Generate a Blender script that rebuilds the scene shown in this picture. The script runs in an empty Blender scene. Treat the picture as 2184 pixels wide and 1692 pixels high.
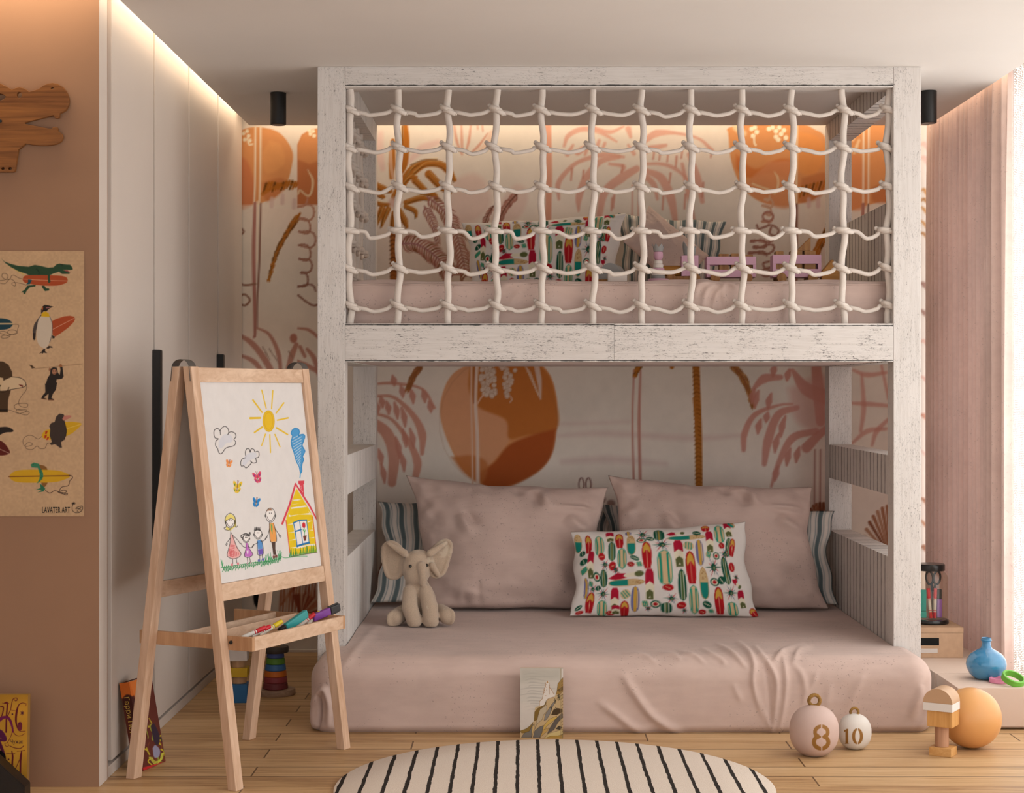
import bpy, bmesh, math, random
import numpy as np
from mathutils import Vector, Matrix, Euler
random.seed(7); RS = np.random.RandomState(11)
SC = bpy.context.scene; COL = SC.collection
F = 3600.0; CX = 1113.0; CY = 831.0; EYE = 1.2
def P(px, py, y):
    return Vector(((px-CX)*y/F, y, EYE-(py-CY)*y/F))
def FL(px, py, h=0.0):
    y = (EYE-h)*F/(py-CY)
    return Vector(((px-CX)*y/F, y, h))
def lin(c):
    c = np.asarray(c, float)/255.0
    return np.where(c <= .04045, c/12.92, ((c+.055)/1.055)**2.4)
def L4(c):
    a = lin(c); return (float(a[0]), float(a[1]), float(a[2]), 1.0)
# ---------------------------------------------------------------- objects
def tag(o, label, cat, group=None, kind=None):
    if label: o['label'] = label
    if cat: o['category'] = cat
    if group: o['group'] = group
    if kind: o['kind'] = kind
    return o
def empty(name, loc, label=None, cat=None, group=None):
    o = bpy.data.objects.new(name, None); COL.objects.link(o)
    o.location = loc; o.empty_display_size = .05
    return tag(o, label, cat, group)
def world(o):
    M = o.matrix_basis.copy()
    return world(o.parent) @ o.matrix_parent_inverse @ M if o.parent else M
def setparent(o, parent):
    if parent is None: return
    o.parent = parent; o.matrix_parent_inverse = world(parent).inverted()
def new(name, me, mat=None, parent=None, smooth=False):
    o = bpy.data.objects.new(name, me); COL.objects.link(o)
    if mat is not None and not me.materials: me.materials.append(mat)
    if smooth: me.shade_smooth()
    setparent(o, parent)
    return o
def struct(o):
    o['kind'] = 'structure'; return o
def bm2me(bm, name='m'):
    me = bpy.data.meshes.new(name); bm.to_mesh(me); bm.free(); return me
def box_bm(bm, lo, hi, M=None):
    r = bmesh.ops.create_cube(bm, size=1.0)
    lo = Vector(lo); hi = Vector(hi)
    for v in r['verts']:
        v.co = Vector(((v.co[i]+.5)*(hi[i]-lo[i])+lo[i]) for i in range(3))
        if M is not None: v.co = M @ v.co
    return r['verts']
def box(name, lo, hi, mat, parent=None, bev=0.003, M=None, seg=2):
    bm = bmesh.new(); box_bm(bm, lo, hi, M)
    if bev > 0:
        bmesh.ops.bevel(bm, geom=bm.edges[:], offset=bev, segments=seg, profile=.6, affect='EDGES')
    return new(name, bm2me(bm, name), mat, parent)
def hexa(name, c8, mat, parent=None, bev=0.002):
    """box from 8 corners: bottom 4 (ccw) then top 4"""
    bm = bmesh.new(); v = [bm.verts.new(c) for c in c8]
    for f in ((3,2,1,0),(4,5,6,7),(0,1,5,4),(1,2,6,5),(2,3,7,6),(3,0,4,7)): bm.faces.new([v[i] for i in f])
    bmesh.ops.recalc_face_normals(bm, faces=bm.faces[:])
    if bev > 0: bmesh.ops.bevel(bm, geom=bm.edges[:], offset=bev, segments=2, profile=.6, affect='EDGES')
    return new(name, bm2me(bm, name), mat, parent)
def lathe_me(prof, segs=32, cap=True):
    V = []; Fc = []
    n = len(prof)
    for (r, z) in prof:
        for k in range(segs):
            a = 2*math.pi*k/segs
            V.append((r*math.cos(a), r*math.sin(a), z))
    for i in range(n-1):
        for k in range(segs):
            k2 = (k+1) % segs
            Fc.append((i*segs+k, i*segs+k2, (i+1)*segs+k2, (i+1)*segs+k))
    if cap:
        if prof[0][0] > 1e-6: Fc.append(tuple(range(segs-1, -1, -1)))
        if prof[-1][0] > 1e-6: Fc.append(tuple((n-1)*segs+k for k in range(segs)))
    me = bpy.data.meshes.new('lathe'); me.from_pydata(V, [], Fc)
    bm = bmesh.new(); bm.from_mesh(me); bmesh.ops.remove_doubles(bm, verts=bm.verts[:], dist=1e-6)
    bmesh.ops.recalc_face_normals(bm, faces=bm.faces[:]); bm.to_mesh(me); bm.free()
    return me
def smooth_angle(me, deg=35):
    me.shade_smooth()
    try: me.set_sharp_from_angle(angle=math.radians(deg))
    except Exception: pass
def lathe(name, prof, mat, loc=(0,0,0), parent=None, segs=32, rot=None, ang=35, cap=True):
    me = lathe_me(prof, segs, cap); smooth_angle(me, ang)
    o = new(name, me, mat)
    o.location = loc
    if rot is not None: o.rotation_euler = rot
    setparent(o, parent)
    return o
def tube_me(path, r, segs=8, closed=False):
    pts = [Vector(p) for p in path]; n = len(pts)
    rr = r if hasattr(r, '__len__') else [r]*n
    V = []; Fc = []
    N = None
    for i, p in enumerate(pts):
        if closed: t = (pts[(i+1) % n]-pts[i-1])
        else: t = pts[min(i+1, n-1)]-pts[max(i-1, 0)]
        t.normalize()
        if N is None:
            N = t.orthogonal().normalized()
        else:
            N = (N - t*N.dot(t)); N.normalize()
        B = t.cross(N)
        for k in range(segs):
            a = 2*math.pi*k/segs
            V.append(p+(N*math.cos(a)+B*math.sin(a))*rr[i])
    m = n if closed else n-1
    for i in range(m):
        j = (i+1) % n
        for k in range(segs):
            k2 = (k+1) % segs
            Fc.append((i*segs+k, i*segs+k2, j*segs+k2, j*segs+k))
    if not closed:
        Fc.append(tuple(range(segs-1, -1, -1))); Fc.append(tuple((n-1)*segs+k for k in range(segs)))
    me = bpy.data.meshes.new('tube'); me.from_pydata([tuple(v) for v in V], [], Fc)
    smooth_angle(me, 60)
    return me
def cyl_between(name, a, b, r0, r1, mat, parent=None, segs=20, bev=.0):
    a = Vector(a); b = Vector(b); d = b-a; L = d.length
    if bev > 0: prof = [(0,0),(r0-bev,0),(r0,bev),(r1,L-bev),(r1-bev,L),(0,L)]
    else: prof = [(0,0),(r0,0),(r1,L),(0,L)]
    me = lathe_me(prof, segs, False); smooth_angle(me, 40)
    me.transform(Matrix.Translation(a) @ d.to_track_quat('Z','Y').to_matrix().to_4x4())
    return new(name, me, mat, parent)
def crom(pts, n=12):
    """Catmull-Rom through 2D/3D points"""
    p = np.asarray(pts, float); m = len(p)
    if m < 3: 
        t = np.linspace(0, 1, n)[:, None]; return p[0]*(1-t)+p[-1]*t
    q = np.vstack([2*p[0]-p[1], p, 2*p[-1]-p[-2]]); out = []
    for i in range(1, m):
        t = np.linspace(0, 1, n, endpoint=False)[:, None]
        a, b, c, d = q[i-1], q[i], q[i+1], q[i+2]
        out.append(.5*((2*b)+(-a+c)*t+(2*a-5*b+4*c-d)*t*t+(-a+3*b-3*c+d)*t**3))
    out.append(p[-1:]); return np.vstack(out)
def grid_mesh(G, name='grid', colors=None, flip=False, wrapx=False):
    ny, nx = G.shape[:2]
    me = bpy.data.meshes.new(name)
    idx = np.arange(ny*nx).reshape(ny, nx)
    if wrapx: idx = np.concatenate([idx, idx[:, :1]], 1)
    q = np.stack([idx[:-1,:-1], idx[:-1,1:], idx[1:,1:], idx[1:,:-1]], -1).reshape(-1, 4)
    if flip: q = q[:, ::-1]
    nv = ny*nx; nf = len(q)
    me.vertices.add(nv); me.vertices.foreach_set('co', np.ascontiguousarray(G.reshape(-1,3), np.float32).ravel())
    me.loops.add(nf*4); me.polygons.add(nf)
    me.loops.foreach_set('vertex_index', np.ascontiguousarray(q, np.int32).ravel())
    me.polygons.foreach_set('loop_start', np.arange(0, nf*4, 4, dtype=np.int32))
    me.update(calc_edges=True)
    if colors is not None: set_col(me, colors.reshape(-1, 3))
    return me
def set_col(me, c):
    a = me.color_attributes.new('Col', 'FLOAT_COLOR', 'POINT')
    f = np.ones((len(c), 4), np.float32); f[:, :3] = lin(np.clip(c, 0, 255))
    a.data.foreach_set('color', f.ravel())
def join_me(mes, name='joined'):
    bm = bmesh.new()
    for m in mes: bm.from_mesh(m)
    return bm2me(bm, name)
def curve_me(splines, thick, M, bevel=0.0, res=4):
    """2D outlines (first outer then holes) extruded, mapped by M"""
    cu = bpy.data.curves.new('tmp', 'CURVE'); cu.dimensions = '2D'; cu.fill_mode = 'BOTH'
    cu.extrude = thick/2; cu.bevel_depth = bevel; cu.bevel_resolution = 1
    for s in splines:
        sp = cu.splines.new('POLY'); sp.points.add(len(s)-1)
        for i, q in enumerate(s): sp.points[i].co = (q[0], q[1], 0, 1)
        sp.use_cyclic_u = True
    o = bpy.data.objects.new('tmp', cu); COL.objects.link(o)
    dg = bpy.context.evaluated_depsgraph_get()
    me = bpy.data.meshes.new_from_object(o.evaluated_get(dg))
    bpy.data.objects.remove(o); me.transform(M); me.materials.clear()
    smooth_angle(me, 35)
    return me
def text_me(s, size, thick, M, align='CENTER', shear=0.0, sx=1.0):
    cu = bpy.data.curves.new('tmp', 'FONT'); cu.body = s; cu.size = size; cu.extrude = thick/2
    cu.align_x = align; cu.align_y = 'CENTER'; cu.shear = shear
    o = bpy.data.objects.new('tmp', cu); COL.objects.link(o)
    dg = bpy.context.evaluated_depsgraph_get()
    me = bpy.data.meshes.new_from_object(o.evaluated_get(dg))
    bpy.data.objects.remove(o); me.transform(M @ Matrix.Diagonal((sx,1,1,1))); me.materials.clear()
    return me
def frame(o, x, y):
    """matrix with origin o, axes x, y (unit) and z = x cross y"""
    x = Vector(x).normalized(); y = Vector(y).normalized(); z = x.cross(y)
    M = Matrix.Identity(4)
    for i in range(3): M[i][0] = x[i]; M[i][1] = y[i]; M[i][2] = z[i]; M[i][3] = o[i]
    return M
def dup(root, loc, label=None, group=None):
    r = root.copy(); COL.objects.link(r); r.location = loc
    if label: r['label'] = label
    if group: r['group'] = group
    for ch in list(root.children):
        c = ch.copy(); COL.objects.link(c); c.parent = r
        for g in list(ch.children):
            d = g.copy(); COL.objects.link(d); d.parent = c
    return r
# ---------------------------------------------------------------- painter (albedo patterns baked on vertices)
class Canvas:
    def __init__(s, x0, y0, x1, y1, step, bg):
        s.x0, s.y0, s.step = x0, y0, step
        s.nx = int(round((x1-x0)/step))+1; s.ny = int(round((y1-y0)/step))+1
        s.a = np.zeros((s.ny, s.nx, 3)); s.a[:] = bg
        s.X, s.Y = np.meshgrid(x0+np.arange(s.nx)*step, y0+np.arange(s.ny)*step)
    def win(s, xa, ya, xb, yb):
        i0 = max(0, int((xa-s.x0)/s.step)-1); i1 = min(s.nx, int((xb-s.x0)/s.step)+3)
        j0 = max(0, int((ya-s.y0)/s.step)-1); j1 = min(s.ny, int((yb-s.y0)/s.step)+3)
        if i1 <= i0 or j1 <= j0: return None
        return slice(j0, j1), slice(i0, i1)
    def blend(s, w, al, col):
        s.a[w] = s.a[w]*(1-al[..., None])+np.asarray(col, float)*al[..., None]
    @staticmethod
    def segd(X, Y, a, b):
        d = b-a; l2 = max(d@d, 1e-9)
        t = np.clip(((X-a[0])*d[0]+(Y-a[1])*d[1])/l2, 0, 1)
        return np.hypot(X-a[0]-t*d[0], Y-a[1]-t*d[1]), t
    def fill(s, poly, col, blur=1.0, alpha=1.0, smooth=False):
        p = np.asarray(poly, float)
        if smooth:
            q = crom(np.vstack([p, p[:1]]), 6); p = q[:-1]
        w = s.win(p[:,0].min()-blur, p[:,1].min()-blur, p[:,0].max()+blur, p[:,1].max()+blur)
        if w is None: return
        X, Y = s.X[w], s.Y[w]; D = np.full(X.shape, 1e9); ins = np.zeros(X.shape, bool)
        for i in range(len(p)):
            a, b = p[i], p[(i+1) % len(p)]
            D = np.minimum(D, s.segd(X, Y, a, b)[0])
            if a[1] != b[1]:
                c = ((a[1] > Y) != (b[1] > Y)) & (X < (b[0]-a[0])*(Y-a[1])/(b[1]-a[1])+a[0])
                ins ^= c
        sd = np.where(ins, D, -D); bl = max(blur, s.step)
        s.blend(w, np.clip(sd/bl+.5, 0, 1)*alpha, col)
    def stroke(s, pts, wid, col, blur=1.0, alpha=1.0, smooth=True):
        p = np.asarray(pts, float)
        wi = np.asarray(wid, float) if hasattr(wid, '__len__') else np.full(len(p), float(wid))
        if len(wi) != len(p): wi = np.interp(np.linspace(0,1,len(p)), np.linspace(0,1,len(wi)), wi)
        if smooth and len(p) > 2:
            n = 7; q = crom(p, n); wi = np.interp(np.linspace(0, 1, len(q)), np.linspace(0, 1, len(p)), wi); p = q
        m = wi.max()/2+blur
        w = s.win(p[:,0].min()-m, p[:,1].min()-m, p[:,0].max()+m, p[:,1].max()+m)
        if w is None: return
        X, Y = s.X[w], s.Y[w]; A = np.zeros(X.shape); bl = max(blur, s.step)
        for i in range(len(p)-1):
            d, t = s.segd(X, Y, p[i], p[i+1])
            r = (wi[i]*(1-t)+wi[i+1]*t)/2
            A = np.maximum(A, np.clip((r-d)/bl+.5, 0, 1)*np.clip(r*2/s.step, 0, 1))
        s.blend(w, A*alpha, col)
    def ell(s, cx, cy, rx, ry, col, blur=1.0, alpha=1.0, ang=0.0):
        m = max(rx, ry)+blur; w = s.win(cx-m, cy-m, cx+m, cy+m)
        if w is None: return
        X, Y = s.X[w]-cx, s.Y[w]-cy; c, n = math.cos(ang), math.sin(ang)
        u, v = X*c+Y*n, -X*n+Y*c
        k = np.hypot(u/rx, v/ry); sd = (1-k)*min(rx, ry)
        s.blend(w, np.clip(sd/max(blur, s.step)+.5, 0, 1)*alpha, col)
    def ring(s, cx, cy, rx, ry, wid, col, blur=1.0, alpha=1.0, a0=0, a1=2*math.pi, ang=0):
        t = np.linspace(a0, a1, 24); x, y = rx*np.cos(t), ry*np.sin(t); c, n = math.cos(ang), math.sin(ang)
        s.stroke(np.stack([cx+x*c-y*n, cy+x*n+y*c], 1), wid, col, blur, alpha, smooth=False)
    def sample(s, x, y):
        fx = np.clip((np.asarray(x)-s.x0)/s.step, 0, s.nx-1.001); fy = np.clip((np.asarray(y)-s.y0)/s.step, 0, s.ny-1.001)
        i, j = fx.astype(int), fy.astype(int); u, v = (fx-i)[..., None], (fy-j)[..., None]
        a = s.a
        return (a[j,i]*(1-u)+a[j,i+1]*u)*(1-v)+(a[j+1,i]*(1-u)+a[j+1,i+1]*u)*v
def vnoise(shape, cells, seed=0):
    """smooth value noise field"""
    r = np.random.RandomState(seed); ny, nx = shape; cy, cx = cells
    g = r.rand(cy+2, cx+2); y = np.linspace(0, cy, ny); x = np.linspace(0, cx, nx)
    j = np.minimum(y.astype(int), cy); i = np.minimum(x.astype(int), cx); v = (y-j); u = (x-i)
    v = (v*v*(3-2*v))[:, None]; u = (u*u*(3-2*u))[None, :]
    j1 = j+1; i1 = i+1
    return (g[np.ix_(j,i)]*(1-u)+g[np.ix_(j,i1)]*u)*(1-v)+(g[np.ix_(j1,i)]*(1-u)+g[np.ix_(j1,i1)]*u)*v
def sheet(name, A, B, C, D, nx, ny, canvas, pxfun, mat, parent=None, off=0.0):
    """flat painted sheet A(top left) B(top right) C(bottom right) D(bottom left)"""
    u = np.linspace(0, 1, nx)[None, :, None]; v = np.linspace(0, 1, ny)[:, None, None]
    A, B, C, D = [np.array(q, float) for q in (A, B, C, D)]
    G = (A*(1-u)+B*u)*(1-v)+(D*(1-u)+C*u)*v
    X, Y = pxfun(G, u[..., 0]+0*v[..., 0], v[..., 0]+0*u[..., 0])
    me = grid_mesh(G, name, canvas.sample(X, Y), flip=True)
    return new(name, me, mat, parent)
def proj(G, u=None, v=None):
    return CX+G[..., 0]/G[..., 1]*F, CY-(G[..., 2]-EYE)/G[..., 1]*F
# ---------------------------------------------------------------- materials
class NT:
    def __init__(s, name):
        s.m = bpy.data.materials.new(name); s.m.use_nodes = True
        s.t = s.m.node_tree; s.n = s.t.nodes; s.b = s.n['Principled BSDF']; s.out = s.n['Material Output']
    def node(s, ty, **kw):
        o = s.n.new(ty)
        for k, v in kw.items(): setattr(o, k, v)
        return o
    def link(s, a, b): s.t.links.new(a, b)
    def coord(s, kind='Object', scale=(1,1,1), rot=(0,0,0), loc=(0,0,0)):
        tc = s.node('ShaderNodeTexCoord'); mp = s.node('ShaderNodeMapping')
        mp.inputs['Scale'].default_value = scale; mp.inputs['Rotation'].default_value = rot; mp.inputs['Location'].default_value = loc
        s.link(tc.outputs[kind], mp.inputs['Vector']); return mp.outputs['Vector']
    def noise(s, vec, scale=5, detail=4, rough=.55, dist=0.0):
        o = s.node('ShaderNodeTexNoise'); o.inputs['Scale'].default_value = scale; o.inputs['Detail'].default_value = detail
        o.inputs['Roughness'].default_value = rough; o.inputs['Distortion'].default_value = dist
        if vec is not None: s.link(vec, o.inputs['Vector'])
        return o.outputs['Fac']
    def ramp(s, fac, stops):
        o = s.node('ShaderNodeValToRGB'); e = o.color_ramp.elements
        while len(e) < len(stops): e.new(.5)
        for i, (p, c) in enumerate(stops):
            e[i].position = p; e[i].color = c if len(c) == 4 else (*c, 1)
        s.link(fac, o.inputs['Fac']); return o.outputs['Color']
    def mix(s, fac, a, b, mode='MIX'):
        o = s.node('ShaderNodeMix', data_type='RGBA', blend_type=mode)
        for sock, v in ((o.inputs[0], fac), (o.inputs[6], a), (o.inputs[7], b)):
            if hasattr(v, 'links') or isinstance(v, bpy.types.NodeSocket): s.link(v, sock)
            else: sock.default_value = v
        return o.outputs[2]
    def math(s, op, a, b=0.0, c=None):
        o = s.node('ShaderNodeMath', operation=op)
        for i, v in enumerate((a, b) if c is None else (a, b, c)):
            if isinstance(v, bpy.types.NodeSocket): s.link(v, o.inputs[i])
            else: o.inputs[i].default_value = v
        return o.outputs[0]
    def sep(s, vec):
        o = s.node('ShaderNodeSeparateXYZ'); s.link(vec, o.inputs[0]); return o.outputs
    def bump(s, h, strength=.2, dist=.01):
        o = s.node('ShaderNodeBump'); o.inputs['Strength'].default_value = strength; o.inputs['Distance'].default_value = dist
        s.link(h, o.inputs['Height']); s.link(o.outputs['Normal'], s.b.inputs['Normal'])
    def done(s, col=None, rough=.6, metal=0.0, spec=.35, **kw):
        if col is not None:
            if isinstance(col, bpy.types.NodeSocket): s.link(col, s.b.inputs['Base Color'])
            else: s.b.inputs['Base Color'].default_value = col
        s.b.inputs['Roughness'].default_value = rough; s.b.inputs['Metallic'].default_value = metal
        s.b.inputs['Specular IOR Level'].default_value = spec
        for k, v in kw.items(): s.b.inputs[k.replace('_', ' ')].default_value = v
        return s.m
def plain(name, c, rough=.6, var=.06, scale=8, spec=.35, metal=0.0, bump=0.0, bscale=200):
    t = NT(name); v = t.coord('Object')
    f = t.noise(v, scale, 4)
    a = lin(c); lo = tuple(a*(1-var)); hi = tuple(np.minimum(a*(1+var), 1))
    col = t.ramp(f, [(.3, lo), (.7, hi)])
    if bump > 0: t.bump(t.noise(v, bscale, 3), bump, .004)
    return t.done(col, rough, metal, spec)
def painted(name, rough=.7, spec=.2, bump=0.0, bscale=300, var=.05):
    t = NT(name); a = t.node('ShaderNodeVertexColor', layer_name='Col')
    v = t.coord('Object'); f = t.noise(v, 25, 4)
    g = t.ramp(f, [(.3, (1-var,)*3), (.7, (1,)*3)])
    col = t.mix(1.0, a.outputs['Color'], g, 'MULTIPLY')
    if bump > 0: t.bump(t.noise(v, bscale, 3), bump, .004)
    return t.done(col, rough, 0, spec)
def wood(name, c1, c2, axis=0, scale=6, rough=.5, along=.08, bump=.1):
    t = NT(name); sc = [1.0]*3; sc[axis] = along
    v = t.coord('Object', tuple(sc))
    f = t.noise(v, scale*10, 5, .6, .6); g = t.noise(v, scale*2, 3)
    k = t.math('ADD', t.math('MULTIPLY', f, .6), t.math('MULTIPLY', g, .4))
    col = t.ramp(k, [(.35, tuple(lin(c1))), (.65, tuple(lin(c2)))])
    t.bump(f, bump, .003)
    return t.done(col, rough, 0, .3)
# ================================================================ materials of the room
def whitewood(name, axis=2, base=(226,219,214), edges=(), amount=.655, beads=0.0, bead_dark=.5, rot=None):
    t = NT(name); sc = [1.0]*3; sc[axis] = .2
    v = t.coord('Object', tuple(sc)); w = t.coord('Object')
    f = t.noise(v, 330, 2, .55, 1.0)
    g = t.noise(w, 8, 5, .7)
    fine = t.noise(v, 620, 2, .5, .4)
    band = t.noise(t.coord('Object', tuple(.06 if i == axis else 1.0 for i in range(3))), 120, 3, .6, 1.2)
    crack = t.math('MULTIPLY', t.math('SMOOTHSTEP' if False else 'GREATER_THAN', f, amount), t.math('GREATER_THAN', t.math('ADD', g, t.math('MULTIPLY', t.math('SUBTRACT', band, .5), .8)), .53))
    crack2 = t.math('MULTIPLY', t.math('GREATER_THAN', fine, .62), t.math('GREATER_THAN', g, .47))
    bc = lin(base)
    col = t.ramp(t.noise(w, 3, 4), [(.3, tuple(bc*.93)), (.7, tuple(bc))])
    grain = t.ramp(band, [(.42, (1,1,1)), (.66, (.87,.855,.84))])
    col = t.mix(.8, col, grain, 'MULTIPLY')
    col = t.mix(t.math('MULTIPLY', crack, .72), col, L4((62,56,52)))
    col = t.mix(t.math('MULTIPLY', crack2, .30), col, L4((80,74,70)))
    if edges:
        z = t.sep(w)[2]; nz = t.noise(t.coord('Object', (1,1,.2)), 30, 4)
        for e in edges:
            d = t.math('ABSOLUTE', t.math('SUBTRACT', z, e))
            k = t.math('LESS_THAN', d, t.math('ADD', t.math('MULTIPLY', nz, .006), -.0012))
            col = t.mix(t.math('MULTIPLY', k, .93), col, L4((30,30,29)))
    if beads:
        y = t.sep(w)[1]
        fr = t.math('FRACT', t.math('DIVIDE', y, beads))
        d = t.math('ABSOLUTE', t.math('SUBTRACT', fr, .5))
        nn = t.noise(t.coord('Object', (1,1,.3)), 60, 3)
        k = t.math('LESS_THAN', d, t.math('MULTIPLY', nn, .13))
        col = t.mix(t.math('MULTIPLY', k, bead_dark), col, L4((60,52,48)))
    t.bump(f, .12, .003)
    return t.done(col, .62, 0, .25)
M_post = whitewood('whitewashed_upright', 2)
M_beamx = whitewood('whitewashed_beam', 0, edges=(2.310,))
M_railx = whitewood('whitewashed_rail', 0, edges=(1.436, 1.305), amount=.6)
M_railx2 = whitewood('whitewashed_rail_plain', 0, edges=(1.433, 1.305), amount=.6)
M_beady = whitewood('whitewashed_boards', 2, beads=.066, amount=.7, bead_dark=.92)
M_bead_lit = whitewood('whitewashed_boards_lit', 2, base=(240,236,232), beads=.066, amount=.74, bead_dark=.28)  # copy of the boards with window light painted in: paler base, fainter seams
M_ward = plain('wardrobe_lacquer', (216,203,193), .5, .02, 2)
M_tan = plain('tan_plaster', (158,120,94), .8, .04, 3, .15)
M_ceil = plain('ceiling_plaster', (226,219,213), .85, .02, 2, .1)
M_black = plain('black_metal', (26,25,25), .42, .05, 20, .4)
M_mural = painted('mural_print', .8, .1, .05, 400, .04)
M_paint = painted('printed_paper', .7, .15)
M_fabp = painted('printed_cotton', .85, .1, .12, 600)
# ---------------------------------------------------------------- floor
def floor_mat():
    t = NT('oak_boards'); w = t.coord('Object', (1,1,1), (0,0,0), (0.37, -0.013, 0))
    br = t.node('ShaderNodeTexBrick', offset=.37, offset_frequency=2, squash=1.0)
    t.link(w, br.inputs['Vector'])
    for k, q in (('Scale', 1.0), ('Mortar Size', .0032), ('Mortar Smooth', .3), ('Bias', 0.0), ('Brick Width', 1.27), ('Row Height', .1305)):
        br.inputs[k].default_value = q
    br.inputs['Color1'].default_value = (0,0,0,1); br.inputs['Color2'].default_value = (1,1,1,1); br.inputs['Mortar'].default_value = (.5,.5,.5,1)
    v = t.coord('Object', (.07,1,1)); f = t.noise(v, 60, 5, .6, .8); g = t.noise(v, 14, 3, .5, .4)
    k = t.math('ADD', t.math('ADD', t.math('MULTIPLY', f, .5), t.math('MULTIPLY', g, .35)), t.math('MULTIPLY', br.outputs['Color'], .15))
    col = t.ramp(k, [(.32, tuple(lin((150,108,68)))), (.5, tuple(lin((196,156,110)))), (.70, tuple(lin((216,180,136))))])
    col = t.mix(t.math('MULTIPLY', br.outputs['Fac'], .85), col, L4((74,46,20)))
    t.bump(f, .08, .003)
    return t.done(col, .45, 0, .3)
M_floor = floor_mat()
YW = 7.714; XL = -1.276
struct(box('floor', (-3.2, 1.0, -.05), (2.2, YW+.05, 0), M_floor, bev=0))
ZC = 2.378
def slab(name, pts, z0, z1, mat):
    bm = bmesh.new(); a = [bm.verts.new((x,y,z0)) for x,y in pts]; b = [bm.verts.new((x,y,z1)) for x,y in pts]
    n = len(pts); bm.faces.new(a[::-1]); bm.faces.new(b)
    for i in range(n): bm.faces.new((a[i], a[(i+1)%n], b[(i+1)%n], b[i]))
    bmesh.ops.recalc_face_normals(bm, faces=bm.faces[:])
    return new(name, bm2me(bm, name), mat)
struct(slab('ceiling', [(-3.2,1.0),(1.812,1.0),(1.812,7.526),(-1.215,7.526),(-1.215,4.86),(-3.2,4.86)], ZC, ZC+.07, M_ceil))
struct(box('ceiling_upper', (-3.2, 1.0, 2.62), (2.2, YW+.05, 2.67), M_ceil, bev=0))
# tan wall with the poster, and the room's other sides
struct(box('wall_front', (-3.2, 5.094, 0), (XL, 5.2, 2.62), M_tan, bev=0))
struct(box('wall_left', (-3.25, 1.0, 0), (-3.2, 5.094, 2.62), M_tan, bev=0))
struct(box('wall_right', (2.08, 7.62, 0), (2.2, YW+.05, 2.62), M_ceil, bev=0))
struct(box('wall_right_lower', (2.08, 1.0, 0), (2.2, 7.62, .12), M_ceil, bev=0))
struct(box('wall_right_upper', (2.08, 1.0, 2.45), (2.2, 7.62, 2.62), M_ceil, bev=0))
wf = struct(box('window_1', (2.11, 1.0, .12), (2.17, 1.06, 2.45), M_ceil, bev=.004))
for y in (2.35, 3.65, 4.95, 6.25):
    box('frame', (2.11, y, .12), (2.17, y+.06, 2.45), M_ceil, wf, .004)
# ---------------------------------------------------------------- mural wall
cream = (234,222,209)
C = Canvas(505, 172, 2130, 1420, 2.5, cream)
nz = vnoise(C.X.shape, (9, 12), 3); n2 = vnoise(C.X.shape, (40, 60), 5); n3 = vnoise(C.X.shape, (14, 5), 8)
C.a = C.a*(.93+.1*nz[..., None])
C.a = C.a*(1-.22*(nz*n3)[..., None])+np.array((222,176,165))*(.22*(nz*n3)[..., None])
C.a *= (.985+.03*n2[..., None])
PK = (205,148,132); PKL = (221,178,164); PKD = (184,124,108); MV = (178,122,112)
GO = (176,104,36); GOD = (112,68,24); ORA = (218,148,94); ORD = (190,112,68); ORL = (222,168,128); BRN = (128,84,72)
R = random.Random(5)
def frond(pts, wid, leaf, n, col, stem=None, side=0, ang=.9, blur=2.5, taper=True, alpha=.9):
    q = crom(pts, 10); L = np.r_[0, np.cumsum(np.hypot(*np.diff(q, axis=0).T))]
    for i in range(n):
        s = (i+.5)/n*L[-1]; x = np.interp(s, L, q[:,0]); y = np.interp(s, L, q[:,1])
        x2 = np.interp(min(s+4, L[-1]), L, q[:,0]); y2 = np.interp(min(s+4, L[-1]), L, q[:,1])
        x1 = np.interp(max(s-4, 0), L, q[:,0]); y1 = np.interp(max(s-4, 0), L, q[:,1])
        a = math.atan2(y2-y1, x2-x1); k = (1-.55*i/n if taper else 1)*(.8+.4*R.random())
        for sg in ((-1, 1) if side == 0 else (side,)):
            b = a+sg*ang; l = leaf*k
            c = col if not isinstance(col, list) else R.choice(col)
            C.stroke([(x, y), (x+l*.55*math.cos(b), y+l*.55*math.sin(b)), (x+l*math.cos(b-sg*.25), y+l*math.sin(b-sg*.25))], [wid*.7, wid, wid*.35], c, blur, alpha)
    if stem: C.stroke(pts, [wid*1.1, wid*.5], stem, blur)
def arcs(lst, col, blur=3.0, alpha=.85):
    for pts, w in lst: C.stroke(pts, np.asarray(w, float)*1.4 if hasattr(w, '__len__') else w*1.3, col, blur, alpha)
def trunk(x, y0, y1, w, col, bands=None, x2=None):
    x2 = x if x2 is None else x2
    C.stroke([(x, y0), ((x+x2)/2+2, (y0+y1)/2), (x2, y1)], w, col, 2.5)
    if bands:
        n = int((y1-y0)/9)
        for i in range(n):
            y = y0+(i+.5)*(y1-y0)/n; xx = x+(x2-x)*(i/n)
            C.stroke([(xx-w*.45, y+2), (xx, y-2), (xx+w*.45, y+1)], R.choice((2,3)), bands, 2, .8)
def script(cx, y0, y1, amp, n, cols, wid=4.5, rise=1.0, seed=1):
    r = random.Random(seed); pts = []
    T = np.linspace(0, 1, n*14)
    am = np.interp(T, np.linspace(0, 1, n+1), [amp*(.55+.6*r.random()) for _ in range(n+1)])
    th = T*2*math.pi*n
    k2 = np.interp(T, np.linspace(0, 1, n+1), [r.uniform(-.5,.5) for _ in range(n+1)])
    X = cx+am*(np.cos(th)+.45*np.cos(th*.5+seed))+am*k2*.6; Y = y0+(y1-y0)*T+am*rise*.62*np.sin(th+k2)+am*.18*np.sin(2*th)
    for i in range(len(T)-1):
        c = np.array(cols[0])*(1-T[i])+np.array(cols[1])*T[i]
        C.stroke([(X[i], Y[i]), (X[i+1], Y[i+1])], wid, c, 2.2, .85, False)
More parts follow.
